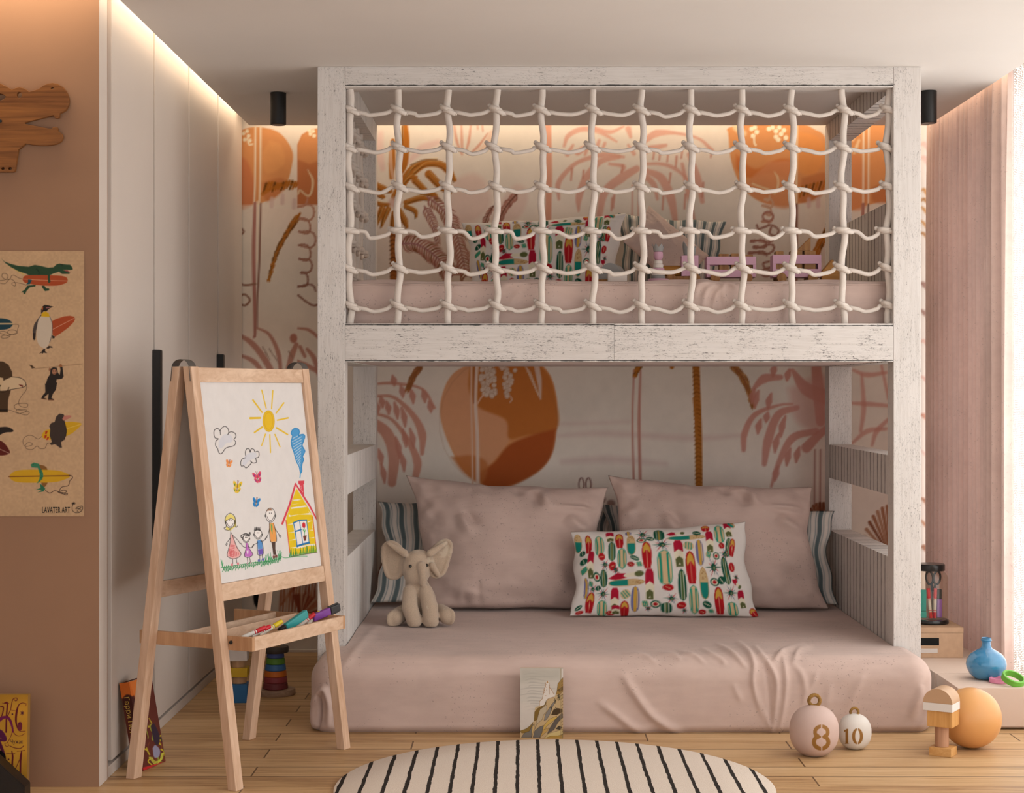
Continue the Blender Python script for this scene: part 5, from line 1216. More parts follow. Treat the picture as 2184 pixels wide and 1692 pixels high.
loop([(860,1132),(890,1140),(905,1165),(870,1200),(850,1260),(770,1280),(740,1330),(790,1318),(830,1330),(800,1350),(720,1340),(780,1365),(840,1360),(820,1378),(750,1345),(680,1325),(620,1355),(565,1320)], a2, .8, (44,30,28))
# emblem
for i in range(7):
    b = -math.pi/2+(i-3)*.75; q = a2([(915,1485)])[0]; PB.stroke([q, (q[0]+4.4*math.cos(b), q[1]+3.4*math.sin(b))], [1.6,.7], CHR, .7)
loop([(912,1490),(898,1530),(905,1575),(940,1598),(990,1595),(1025,1560),(1028,1520),(1000,1518),(955,1535),(945,1550),(985,1545),(1010,1530)], a2, .8, CHR); loop([(985,1548),(960,1580),(985,1590)], a2, .6, CHR); loop([(990,1550),(1000,1590)], a2, .6, CHR); loop([(995,1545),(1020,1572)], a2, .6, CHR)
c4 = [P(x, y, YP) for x, y in ((-215,535.5),(179.5,535.5),(179.5,1101.5),(-215,1101.5))]
po = sheet('art_poster', *c4, 440, 640, PB, proj, M_paint); tag(po, 'tan paper poster of surfing animals on the wall', 'poster')
tm = text_me('LAVATER ART', .026, .0004, frame(P(119.5, 1088.7, YP-.0008), (1,0,0), (0,0,1)), sx=.52)
new('lettering', tm, plain('ink_black', (24,20,18), .7), po)
# ================================================================ books
def book(name, o, ux, uz, un, w, h, t, spine_side, canvas_cover, cover_c, label, grp=None):
    """o bottom corner of the cover face, ux along the width, uz up, un out of the cover (towards the viewer)"""
    ux, uz, un = Vector(ux).normalized(), Vector(uz).normalized(), Vector(un).normalized()
    e = empty(name, o, label, 'book', grp); o = Vector(o)
    q = lambda a, b, c: o+ux*a+uz*b-un*c
    def hx(n, a0, a1, b0, b1, c0, c1, m, bev=.0008): return hexa(n, [q(a0,b0,c1),q(a1,b0,c1),q(a1,b0,c0),q(a0,b0,c0),q(a0,b1,c1),q(a1,b1,c1),q(a1,b1,c0),q(a0,b1,c0)], m, e, bev)
    mc = plain(name+'_cloth', cover_c, .5, .04); mp = plain('page_block', (226,214,194), .8, .05, 60)
    s0, s1 = (0, .003) if spine_side < 0 else (w-.003, w)
    hx('front_cover', 0, w, 0, h, 0, .0028, mc); hx('back_cover', 0, w, 0, h, t-.0028, t, mc)
    hx('spine', s0, s1, 0, h, .0029, t-.0029, mc, 0)
    a0, a1 = (.0032, w-.004) if spine_side < 0 else (.004, w-.0032)
    hx('page_block', a0, a1, .003, h-.003, .003, t-.003, mp, 0)
    return e, q
# castle book standing against the mattress
o1 = FL(1109.5, 1575.5); yb = o1.y; wB = (1201-1109.5)*yb/F; hB_ = .2400; lean = .055
BC = Canvas(1103, 1420, 1208, 1582, .4, (206,196,184))
def b1(l): return [(1100+x/8.458, 1400+y/8.458) for x, y in l]
for i in range(26): 
    y = 300+i*27; BC.stroke(b1([(80+rd.uniform(0,200), y), (300, y-20+rd.uniform(-12,12)), (480+rd.uniform(0,280), y+rd.uniform(-20,20))]), [1,3,1], (168,160,150) if i % 2 else (214,206,194), 2, .55)
BC.fill(b1([(80,220),(820,220),(820,420),(80,470)]), (180,174,160), 14, .55); BC.fill(b1([(80,860),(330,860),(300,1200),(80,1350)]), (216,202,190), 10, .7)
RK = (196,166,122)
BC.fill(b1([(80,1345),(180,1310),(250,1260),(320,1180),(330,1060),(350,930),(420,900),(520,860),(560,780),(700,740),(740,640),(760,500),(860,370),(860,1490),(80,1490)]), RK, 1)
BC.fill(b1([(430,900),(428,820),(480,770),(490,720),(505,660),(510,590),(535,560),(540,480),(555,450),(590,455),(600,490),(610,560),(660,620),(690,690),(720,700),(640,745),(570,770),(540,840),(500,900)]), (226,214,202), .8)
for l in ([(430,900),(428,820),(480,770),(490,720),(505,660),(510,590),(535,560),(540,480)], [(600,490),(604,560),(640,600),(690,690)], [(605,520),(608,690)], [(512,600),(530,650),(512,660)], [(560,800),(600,760),(690,740)], [(525,715),(550,715)]): BC.stroke(b1(l), .8, (150,100,50), .6, 1, False)
BC.fill(b1([(553,480),(568,440),(588,480)]), (170,116,50), .6)
for y in (510, 560, 610): BC.ell(*b1([(556, y)])[0], .5, .7, (120,80,50), .5)
def rock(l, c): BC.fill(b1(l), c, .9); BC.stroke(b1(l+[l[0]]), .55, (62,46,30), .6, .8, False)
for l, c in (([(80,1350),(190,1310),(270,1250),(310,1190),(290,1300),(230,1380),(110,1390)], (140,110,50)), ([(100,1470),(150,1390),(250,1350),(300,1230),(330,1250),(290,1470)], (120,112,102)), ([(330,1170),(340,1010),(400,940),(520,880),(550,800),(545,870),(440,960),(420,1010),(380,1150)], (128,98,44)), ([(310,1470),(340,1350),(420,1280),(500,1250),(480,1330),(440,1480)], (112,106,100)),
    ([(420,1010),(440,960),(560,880),(560,1000),(500,1060),(480,1140),(380,1230),(340,1330)], (190,170,140)), ([(510,1170),(530,1060),(590,960),(640,880),(720,790),(700,850),(640,960),(620,1040),(560,1140)], (134,126,118)), ([(500,1260),(600,1140),(740,1080),(750,1110),(640,1200),(560,1260),(480,1380)], (204,166,86)), ([(640,1060),(680,970),(760,940),(840,960),(840,1010),(740,1060)], (76,56,34)),
    ([(700,1160),(760,1100),(840,1020),(850,1100),(760,1200),(690,1330),(570,1400),(600,1320)], (98,88,80)), ([(720,1310),(780,1260),(835,1280),(800,1330)], (70,60,48)), ([(520,1470),(600,1390),(720,1360),(850,1320),(850,1490),(500,1490)], (208,184,124)), ([(560,1470),(640,1440),(760,1440),(840,1410),(840,1490),(560,1490)], (176,140,66)), ([(740,640),(760,500),(820,420),(856,380),(856,620),(790,700),(730,680)], (158,122,62)), ([(750,620),(790,590),(856,540),(856,600),(800,640)], (110,84,44)), ([(280,1470),(300,1260),(340,1220),(320,1360)], (206,172,112)), ([(430,1470),(500,1330),(600,1290),(560,1360),(480,1430)], (196,156,86)), ([(740,760),(790,720),(850,690),(850,760),(770,800)], (186,160,112))): rock(l, c)
for x, y in ((770,700),(710,790),(640,920),(720,940),(780,730)): BC.stroke(b1([(x,y+60),(x+6,y+20),(x-4,y-20)]), 1.2, (60,54,40), .7); BC.stroke(b1([(x-24,y+5),(x,y+20),(x+24,y-4)]), .9, (60,54,40), .6)
BC.fill(b1([(806,225),(822,225),(822,1490),(806,1490)]), (150,128,92), 1, .55); BC.fill(b1([(826,232),(862,232),(862,380),(826,420)]), (222,214,206), .8, .85)
for i in range(18): BC.stroke(b1([(826, 400+i*60+10), (862, 380+i*60)]), .8, (90,66,36), .7, .8)
bt, bq = book('storybook', o1, (1,0,0), (0,.0355,1), (0,-1,.0355), wB, hB_, .020, 1, None, (196,180,150), 'slim storybook with a tower on rocks standing against the mattress')
sh = sheet('cover_picture', bq(0,hB_,-.0004), bq(wB,hB_,-.0004), bq(wB,0,-.0004), bq(0,0,-.0004), 230, 400, BC, proj, M_paint, bt)
# orange-spined book leaning on the wardrobe
A = Vector((-1.190, 5.307, .001)); ux = Vector((.0413, .134, 0)).normalized(); uz = Vector((-.050, .0155, .277)).normalized(); uz = (uz-ux*uz.dot(ux)).normalized(); un = uz.cross(ux)*-1
if un.x < 0: un = -un
OC = Canvas(245, 1435, 362, 1655, .5, (96,44,34))
def o_(l): return [(x/5.747, 1440+y/5.747) for x, y in l]
OC.fill(o_([(1440,60),(1800,0),(1840,230),(1640,250),(1560,330),(1500,330)]), (222,112,44), 2); OC.fill(o_([(1590,90),(1700,40),(1700,250),(1660,300)]), (232,128,58), 2)
OC.fill(o_([(1490,300),(1560,240),(1650,300),(1700,500),(1600,560),(1530,440)]), (70,34,30), 3, 1, True)
for i in range(46):
    y = 520+i*14; x = 1580+i*7+rd.uniform(0,300); OC.stroke(o_([(x, y), (x+rd.uniform(-30,40), y+rd.uniform(20,80)), (x+rd.uniform(-60,60), y+rd.uniform(60,120))]), rd.uniform(1,3.6), rd.choice(((214,196,40),(150,160,50),(80,36,40),(120,60,36),(190,170,50),(60,50,40),(110,40,50))), 1, .9)
OC.fill(o_([(1850,620),(1890,600),(1960,760),(1930,860),(1880,800)]), (52,38,52), 2, 1, True); OC.fill(o_([(1870,900),(1905,860),(1960,920),(1950,1000),(1890,1010)]), (150,150,180), 2, .9, True)
for k in range(3): OC.stroke(o_([(1860-k*16,1010),(1900,1060+k*16),(1960+k*10,1040),(1985+k*10,960)]), 1.6, (206,206,70), 1)
OC.fill(o_([(1740,1140),(2030,1060),(2040,1090),(1760,1190)]), (190,40,40), 2)
for i in range(9):
    y = 140+i*52; x = 1500+i*15; OC.stroke(o_([(x-8, y), (x+24, y-4)]), 1, (214,176,70), .8, .0)
ob, oq = book('leaning_storybook', A, ux, uz, un, .1405, .281, .034, -1, None, (92,40,32), 'thick orange and brown hardback leaning on the wardrobe behind an easel leg')
sheet('cover_picture', oq(0,.281,-.0004), oq(.1405,.281,-.0004), oq(.1405,0,-.0004), oq(0,0,-.0004), 120, 260, OC, proj, M_paint, ob)
sheet('spine_picture', oq(-.0004,.281,.034), oq(-.0004,.281,0), oq(-.0004,0,0), oq(-.0004,0,.034), 60, 260, OC, proj, M_paint, ob)
Mx = frame(oq(-.0011, .158, .017), uz*-1, un)
new('spine_lettering', text_me('Гарри Поттер', .025, .0004, Mx, sx=.95), plain('gilt_ink', (214,170,72), .45), ob)
# yellow book in the near corner
yk = 4.95
YC = Canvas(-120, 1478, 62, 1712, .6, (196,140,44))
def k_(l): return [(x/5.747, 1440+y/5.747) for x, y in l]
PU = (74,24,48); MR = (96,26,34)
YC.a *= (.86+.22*vnoise(YC.X.shape, (6,5), 9))[..., None]
for l, w in (([(60,345),(90,350),(80,500),(75,700)], 3.4), ([(30,345),(60,350),(110,348)], 1), ([(95,505),(130,420),(150,320),(170,290),(205,285),(208,310),(190,318),(178,305)], 1.5), ([(95,505),(130,560),(155,650),(170,710),(210,745),(260,745),(300,720)], [2,4,3,1.5,1.2,1,1]), ([(315,350),(270,345),(230,370),(205,450),(195,560),(215,650),(245,690),(310,690)], [1,1.4,2,4.4,4.2,2.2,1.2,1]), ([(320,352),(318,380)], 1), ([(0,390),(40,395),(30,480),(0,540)], [1.5,3,2.4,1.2]), ([(150,700),(130,760),(90,830),(60,840),(75,875),(105,870),(100,845)], 1.1), ([(120,870),(180,895),(250,900),(290,870)], 1.5), ([(130,430),(200,440),(215,430)], .7),
    ([(145,935),(155,1000),(150,1100),(150,1240)], [2,4,3.6,3]), ([(265,930),(255,1000),(250,1100),(250,1330)], [2,4.4,3.8,3.4]), ([(150,1220),(200,1130),(252,1010)], 1.4), ([(75,960),(150,968),(185,960)], 1), ([(210,935),(265,932),(305,925)], 1.2)): YC.stroke(k_(l), w, MR, .8)
for i in range(8): b = i*math.pi/4; q = k_([(272,468)])[0]; YC.stroke([q, (q[0]+5.2*math.cos(b), q[1]+5.2*math.sin(b))], [2,.5], PU, .7)
YC.ell(*k_([(272,468)])[0], 2.2, 2.2, PU, .8)
for x, y in ((152,482),(105,1035)): YC.ell(*k_([(x,y)])[0], 1.8, 1.8, PU, .8)
YC.fill(k_([(222,590),(245,575),(268,595),(268,660),(240,690),(215,650)]), (110,36,52), .9, 1, True); YC.ell(*k_([(240,600)])[0], .9, .9, (40,10,20), .6)
YC.stroke(k_([(-90,620),(-20,560),(50,520),(110,540),(150,640),(155,700)]), [10,9,6,5,4,3], (112,30,74), 1); YC.stroke(k_([(-90,700),(0,720),(60,790),(20,800),(-40,790)]), [18,16,8,5,10], (86,26,62), 1.2); YC.stroke(k_([(-30,800),(20,900),(55,1020),(70,1140)]), [9,7,6,4], (86,24,56), 1); YC.stroke(k_([(0,960),(40,1000),(55,1100)]), [12,10,6], (20,14,16), 1.2)
yb_, yq = book('yellow_storybook', Vector(((-118-CX)*yk/F, yk, .001)), (1,.012,0), (0,.05,1), (.012,-1,.05), (56-(-118))*yk/F, .3010, .026, 1, None, (150,110,50), 'yellow hardback with curly maroon lettering propped against the tan wall')
wY = (56+118)*yk/F
sheet('cover_picture', yq(0,.301,-.0004), yq(wY,.301,-.0004), yq(wY,0,-.0004), yq(0,0,-.0004), 260, 340, YC, proj, M_paint, yb_)
Mt = frame(yq((33.5+118)*yk/F, (1703.5-1585)*yk/F, -.0010), Vector((1,.012,0)), Vector((0,.05,1)))
new('lettering', text_me('Чужак', .0165, .0003, Mt, sx=.72), plain('plum_ink', (70,26,34), .6), yb_)
# dark wedge bookend in front of it
Pw = [(-110,1535),(0,1630),(52,1678),(52,1716),(-110,1716)]
yw = 4.86; bm = bmesh.new()
fr = [P(x, min(y, CY+EYE*F/yw-.2), yw) for x, y in Pw]; bk_ = [v+Vector((0,.06,0)) for v in fr]
f1 = [bm.verts.new(v) for v in fr]; f2 = [bm.verts.new(v) for v in bk_]
bm.faces.new(f1[::-1]); bm.faces.new(f2)
for i in range(5): bm.faces.new((f1[i], f1[(i+1)%5], f2[(i+1)%5], f2[i]))
bmesh.ops.recalc_face_normals(bm, faces=bm.faces[:]); bmesh.ops.bevel(bm, geom=bm.edges[:], offset=.002, segments=2, affect='EDGES')
wb = new('bookend', bm2me(bm), plain('bookend_black', (30,22,16), .45, .1)); tag(wb, 'black wedge-shaped bookend in front of the yellow book', 'bookend')
# ================================================================ floor toys beside the easel
M_oakb = wood('beech_block', (176,132,92), (204,162,122), 2, 8, .55)
def cube(name, c, w, d, h, mat, rz, label, cat='toy block', grp=None, bev=.002):
    M = Matrix.Translation(c) @ Matrix.Rotation(rz, 4, 'Z')
    o = box(name, (-w/2,-d/2,0), (w/2,d/2,h), mat, None, bev, M); return tag(o, label, cat, grp)
cx0, cy0 = (509.5-CX)*6.49/F, 6.49
st = 'stacked blocks behind the easel'
cube('toy_block', (cx0, cy0, 0), .073, .073, .0715, plain('block_blue', (44,104,156), .5), .03, 'blue cube at the bottom of the block stack behind the easel', grp=st)
def cylb(cx, cy, z, r, h, mat, label, grp): 
    o = lathe('toy_block', [(0,0),(r-.001,0),(r,.001),(r,h-.001),(r-.001,h),(0,h)], mat, (cx,cy,z), None, 32); return tag(o, label, 'toy block', grp)
cylb(cx0, cy0, .0717, .029, .027, M_oakb, 'wooden cylinder block resting on the blue cube', st)
cube('toy_block', (cx0, cy0, .0989), .071, .071, .034, plain('block_yellow', (214,172,36), .5), .05, 'yellow square block in the middle of the stack behind the easel', grp=st)
cylb(cx0-.002, cy0, .1331, .027, .027, M_oakb, 'wooden cylinder block holding up the white block behind the easel', st)
cube('toy_block', (cx0, cy0, .1603), .070, .070, .062, plain('block_white', (222,210,202), .5), .04, 'white cube on top of the block stack behind the easel', grp=st)
sx, sy = (587.5-CX)*6.643/F, 6.643
stk = empty('stacking_toy', (sx, sy, 0), 'rainbow ring stacking toy on a round wooden base behind the easel', 'stacking toy')
lathe('base', [(0,0),(.076,0),(.078,.003),(.078,.020),(.076,.023),(0,.023)], wood('ash_base', (150,118,96), (182,150,126), 0, 7), (sx,sy,0), stk, 48)
lathe('peg', [(0,0),(.009,0),(.009,.17),(0,.17)], M_oakb, (sx,sy,.0232), stk, 20)
z = .0233
for r0, r1, h, c in ((.0495,.0475,.0245,(122,54,58)), (.0470,.045,.0235,(150,62,66)), (.0445,.042,.0235,(212,112,34)), (.0415,.039,.0250,(66,114,172)), (.0385,.036,.0245,(96,144,50)), (.0352,.033,.0200,(82,98,160))):
    lathe('ring', [(.0105,0),(r0-.003,0),(r0,.003),(r1,h-.003),(r1-.003,h),(.0105,h)], plain('ring_paint', c, .5, .05), (sx,sy,z), stk, 40, cap=False); z += h+.0002
lathe('dark_disk', [(.0105,0),(.050,0),(.052,.003),(.052,.021),(.050,.024),(.0105,.024)], plain('disk_dark', (70,60,52), .5), (sx,sy,z), stk, 40, cap=False); z += .0242
lathe('knob', [(.0095,0),(.025,0),(.025,.020),(.022,.026),(0,.028)], M_oakb, (sx-.004,sy,z), stk, 32, cap=False)
# ================================================================ right side: bench, box, jar, vase, rings
M_bench = plain('bench_paint', (222,198,182), .55, .02, 2)
def bench(y0, y1, z1, x0, label):
    e = empty('low_drawer_unit', ((x0+1.80)/2, (y0+y1)/2, 0), label, 'drawer unit', 'low blush drawer units')
    box('carcass', (x0, y0+.019, .004), (1.80, y1, z1), M_bench, e, .0015); box('drawer', (x0, y0, .012), (1.80, y0+.0185, z1), M_bench, e, .0015)
bench(5.942, 6.247, .149, 1.5345, 'low blush drawer unit carrying the blue vase and the rings'); bench(6.2495, 6.99, .1494, 1.531, 'low blush drawer unit carrying the cardboard box')
M_card = plain('kraft_board', (196,160,130), .8, .06, 40, .1)
bx0, bx1, by0, by1, bz0, bz1 = 1.470, 1.727, 6.60, 6.92, .1498, .269
cb = empty('cardboard_box', ((bx0+bx1)/2, (by0+by1)/2, bz0), 'brown cardboard storage box with a black slot and a white label', 'storage box')
box('body', (bx0+.001, by0, bz0), (bx1-.001, by1-.001, bz1-.022), M_card, cb, .001); box('lid', (bx0, by0-.001, bz1-.0215), (bx1, by1, bz1), M_card, cb, .001)
def onf(name, x0, x1, y0, y1, m): 
    a, b = P(x0, y1, by0), P(x1, y0, by0); return box(name, (a.x, by0-.0016, a.z), (b.x, by0-.0001, b.z), m, cb, .0004)
onf('finger_slot', 1940, 2002.8, 1361.3, 1376.8, plain('slot_black', (12,11,11), .9)); onf('label_card', 1938, 1999.6, 1383.8, 1393.4, plain('label_white', (214,202,194), .6))
# glass jar of pens
jx, jy, jz = (1985-CX)*6.73/F, 6.73, .2696
jr = empty('pen_jar', (jx, jy, jz), 'glass jar with a black lid holding scissors and pens', 'jar')
gl = NT('jar_glass'); gt = gl.node('ShaderNodeBsdfTransparent'); gt.inputs['Color'].default_value = (.93,.90,.84,1); gg = gl.node('ShaderNodeBsdfGlossy'); gg.inputs['Roughness'].default_value = .04
gf = gl.node('ShaderNodeLayerWeight'); gm = gl.node('ShaderNodeMixShader'); gl.link(gl.math('ADD', gl.math('MULTIPLY', gl.math('POWER', gf.outputs['Facing'], 4.0), .30), .05), gm.inputs[0]); gl.link(gt.outputs[0], gm.inputs[1]); gl.link(gg.outputs[0], gm.inputs[2]); gl.link(gm.outputs[0], gl.out.inputs['Surface'])
M_glass = gl.m
lathe('base', [(0,0),(.070,0),(.071,.002),(.071,.010),(.068,.016),(.060,.017),(0,.010)], plain('jar_black', (22,21,21), .25, .05, 10, .5), (jx,jy,jz), jr, 40, cap=False)
lathe('jar', [(.060,.0185),(.066,.022),(.067,.040),(.067,.175),(.064,.190),(.052,.205),(.052,.209)], M_glass, (jx,jy,jz), jr, 48, cap=False)
lathe('lid', [(0,.2095),(.055,.2095),(.056,.211),(.056,.232),(.053,.236),(0,.237)], plain('jar_black', (22,21,21), .25, .05, 10, .5), (jx,jy,jz), jr, 40, cap=False)
jb = jz+.0212
def inj(px, py, d=0.0): p = P(px, py, jy+d); return p
def pen_in_jar(px0, px1, ytop, d, r, capc, bodyc, label, lowcap=True):
    a = P(px0, 1312, jy+d); a.z = jb; b = P(px1, ytop, jy+d); e = empty('marker_pen', a, label, 'marker pen', 'pens in the glass jar')
    dd = (b-a); L = dd.length; dd.normalize(); mb = plain('jar_pen_body', bodyc, .4, .03); mc = plain('jar_pen_cap', capc, .4, .03)
    cyl_between('end_cap', a, a+dd*L*.2, r*.98, r*.98, mc, e, 16, .0008); cyl_between('barrel', a+dd*L*.2005, a+dd*L*.66, r*.92, r*.92, mb, e, 16); cyl_between('cap', a+dd*L*.6605, b, r, r, mc, e, 16, .001)
    for t in (.245, .60): cyl_between('band', a+dd*L*t, a+dd*L*(t+.02), r*.95, r*.95, mc, e, 16)
pen_in_jar(1985.5, 1979.5, 1255, -.018, .0068, (214,34,40), (226,214,200), 'red pen leaning inside the glass jar, nearest the teal highlighter')
pen_in_jar(1993.5, 1995, 1255, -.018, .0068, (214,34,40), (226,214,200), 'red pen leaning inside the glass jar, nearest the purple marker')
def slabpen(x0, x1, y0, y1, ysp, c1, c2, label, d):
    a, b = P(x0, y1, jy+d), P(x1, y0, jy+d); m = P(x0, ysp, jy+d).z
    e = empty('marker_pen', ((a.x+b.x)/2, jy+d, jb), label, 'marker pen', 'pens in the glass jar')
    box('barrel', (a.x, jy+d-.007, jb), (b.x, jy+d+.007, m-.0003), plain('slab_body', c1, .45), e, .003); box('cap', (a.x+.0005, jy+d-.0065, m), (b.x-.0005, jy+d+.0065, b.z), plain('slab_cap', c2, .45), e, .003)
slabpen(1961, 1975.5, 1258, 1312, 1304, (52,176,162), (40,160,150), 'flat teal highlighter inside the glass jar', -.012)
slabpen(1997.5, 2008.5, 1257, 1313, 1278, (150,96,176), (34,34,34), 'purple marker with a black cap inside the glass jar', -.002)
sc_ = empty('scissors', (jx, jy+.008, jb), 'black-handled scissors standing in the glass jar', 'scissors')
for s, x in ((-1, 1982.5), (1, 1998.5)):
    c = P(x, 1233, jy+.008); pts = [(c.x+s*.0*t+.0135*math.cos(t)+s*.002*math.sin(t), c.y+.001*s, c.z+.026*math.sin(t)) for t in np.linspace(0, 2*math.pi, 28, endpoint=False)]
    new('handle', tube_me(pts, .0042, 8, True), M_black, sc_)
    lo = P(1990.5+s*1.2, 1262, jy+.008); new('shank', tube_me([(c.x-s*.006, c.y+.001*s, c.z-.022), (lo.x, c.y+.001*s, lo.z)], [.0042,.0055], 8), M_black, sc_)
    box('blade', (lo.x-.005, c.y+.001*s-.0008, jb), (lo.x+.005, c.y+.001*s+.0008, lo.z), plain('steel', (150,150,150), .25, .03, 10, .5, 1.0), sc_, .0004)
# blue vase
vx, vy = (2103.5-CX)*6.13/F, 6.13
t = NT('blue_glazed_glass'); t.b.inputs['Coat Weight'].default_value = .6; t.b.inputs['Transmission Weight'].default_value = .15
M_blue = t.done(t.ramp(t.noise(t.coord('Object'), 6), [(.3, tuple(lin((40,126,180)))), (.7, tuple(lin((70,156,204))))]), .08, 0, .5)
va = lathe('vase', [(0,0),(.034,.0),(.044,.004),(.060,.018),(.0705,.040),(.0725,.053),(.069,.072),(.056,.090),(.036,.103),(.021,.111),(.0165,.119),(.0150,.130),(.0155,.136),(.0195,.138),(.0205,.141),(.0175,.1435),(.0175,.147),(.0185,.149),(.016,.149),(.0125,.14),(.0125,.118),(.02,.106)], M_blue, (vx,vy,.1493), None, 56, None, 50, False)
tag(va, 'glossy blue round-bellied vase on the low drawer unit', 'vase')
def ring(cx, cy, z, ro, ri, h, c, rot, label):
    o = lathe('toy_ring', [(ri,0),(ro-.0015,0),(ro,.0015),(ro,h-.0015),(ro-.0015,h),(ri,h),(ri,0)], plain('toy_ring_paint', c, .5, .04), (cx,cy,z), None, 44, rot, 40, False); return tag(o, label, 'toy ring', 'toy rings by the vase')
ring((2131.5-CX)*6.05/F, 6.05, .1495, .036, .029, .0175, (238,150,186), None, 'pink toy ring lying flat beside the blue vase')
ring((2159-CX)*6.0/F, 6.000, .1625, .0415, .033, .0215, (112,186,66), (math.radians(22), math.radians(14), 0), 'green toy ring tilted on the edge of the pink ring')
# ball, ornaments, block tower
bl = lathe('ball', [(.1005*math.sin(a), .1005-.1005*math.cos(a)) for a in np.linspace(0, math.pi, 40)], plain('ball_peach', (226,164,100), .35, .02, 3, .4), ((2071-CX)*5.65/F, 5.65, 0), None, 56, None, 180, False); tag(bl, 'smooth peach-orange ball on the floor behind the block tower', 'ball')
M_cord = plain('gold_cord', (150,112,58), .8, .25, 160, .15, 0, .6, 300)
def weight(px, ybot, rpx, hpx, ringc, ringr, c, cap, num, numspec, label):
    y = EYE*F/(ybot-CY-6)+.0; X = (px-CX)*y/F; k = y/F; R_, Hh = rpx*k, hpx*k
    e = empty('number_ornament', (X, y, 0), label, 'ornament', 'round number ornaments')
    ny, nx = 150, 260; zz = np.linspace(0, 1, ny); prof = []
    for q in zz:
        a = -1+2*q; r = max(0.0, 1-abs(-.945+1.94*q)**2.3)**.47; prof.append(r)
    prof = np.array(prof); prof[0] = prof[1]*.93
    th = np.linspace(0, 2*math.pi, nx, endpoint=False)-math.pi/2
    G = np.zeros((ny, nx, 3)); G[..., 0] = X+R_*prof[:, None]*np.cos(th); G[..., 1] = y+R_*prof[:, None]*np.sin(th); G[..., 2] = (zz*Hh)[:, None]+.0005
    NC = Canvas(px-rpx-4, ybot-hpx-6, px+rpx+4, ybot+4, .35, c); numspec(NC)
    fx, fy = proj(G); cols = NC.sample(fx, fy); back = (np.sin(th) > -.1)[None, :, None]&np.ones((ny,1,1), bool); cols = np.where(back, np.array(c, float), cols)
    me1 = grid_mesh(G, colors=cols, wrapx=True); bm = bmesh.new(); bm.from_mesh(me1); bm.verts.ensure_lookup_table()
    bm.faces.new([bm.verts[i] for i in range(nx)][::-1]); bm.faces.new([bm.verts[(ny-1)*nx+i] for i in range(nx)]); bmesh.ops.recalc_face_normals(bm, faces=bm.faces[:])
    me = bm2me(bm); smooth_angle(me, 50)
    new('body', me, M_orn, e)
    c0 = P(px+ringc[0], ringc[1], y); rr_ = ringr*k
    pts = [(c0.x+rr_*math.cos(t), y+.003*math.sin(t*2), c0.z+rr_*math.sin(t)) for t in np.linspace(0, 2*math.pi, 40, endpoint=False)]
    me = tube_me(pts, [rr_*.34*(1+.05*math.sin(i*2.3)) for i in range(40)], 10, True); new('cord_ring', me, M_cord, e)
M_orn = painted('ornament_paint', .55, .25, .1, 500, .03)
GN = (150,104,48)
def Z3(l): return [(1300+x/3.12, 1280+y/3.12) for x, y in l]
def n8(Cv):
    a = Z3([(1410,880)])[0]; b = Z3([(1408,948)])[0]
    Cv.ring(a[0], a[1], 13.6, 12.2, 8.0, GN, .8); Cv.ring(b[0], b[1]-.4, 15.4, 13.6, 8.8, GN, .8)
    Cv.stroke([(a[0]+.3, a[1]-20), (a[0]+.6, b[1]+22)], 2.6, (206,178,168), .7); Cv.ell(a[0], a[1], 6.6, 8.6, (206,178,168), .8); Cv.ell(b[0], b[1], 8, 9.6, (206,178,168), .8)
def n10(Cv):
    bg = (226,218,210)
    Cv.fill(Z3([(1562,870),(1578,858),(1588,858),(1588,955),(1594,958),(1566,958),(1570,950),(1570,876),(1562,880)]), GN, .8); Cv.stroke(Z3([(1563,874),(1563,866)]), 1.5, GN, .7)
    q = Z3([(1650,908)])[0]; Cv.ell(q[0], q[1], 11.8, 17.2, GN, .8); Cv.ell(q[0], q[1], 5.0, 13, bg, .8); Cv.stroke([(q[0], q[1]-20), (q[0], q[1]+20)], 2.4, bg, .7)
weight(1736.3, 1617.5, 52.2, 107, (.6,1494.5), 11.6, (206,178,168), None, '8', n8, 'dusty pink round ornament with a gold number eight and cord ring')
weight(1823, 1603.5, 35.2, 74.5, (-.8,1519.0), 8.4, (226,218,210), None, '10', n10, 'small white round ornament with a gold number ten and cord ring')
def z4(x, y): return (1700+x/3.122, 1150+y/3.122)
tw = FL(*z4(930,1463)); ta = .50
ty = tw+Vector((.028, .055, 0)); tx_, ty_ = ty.x+.006, ty.y
M_bl = wood('honey_block', (206,150,86), (228,178,116), 0, 7, .5); g4 = 'blocks of the small tower by the ball'
M_bl2 = wood('honey_block_upright', (198,140,74), (226,172,106), 2, 7, .5)
kk = ty_/F
zz0 = 0.0
hs = [(1463-1398)/3.122*kk, (1385-1232)/3.122*kk, (1235-1128)/3.122*kk]
cube('toy_block', (tx_, ty_, 0), .074, .062, .0285, M_bl, -.55, 'flat honey-coloured block at the foot of the tower by the ball', grp=g4)
cylb(tx_-.004, ty_, .0287, .0225, .068, wood('walnut_pillar', (170,122,92), (196,150,120), 2, 6), 'wooden pillar block standing on the flat block by the ball', g4)
cube('toy_block', (tx_, ty_, .0969), .083, .075, .0525, M_bl2, -.55, 'honey-coloured block balanced on the wooden pillar by the ball', grp=g4)
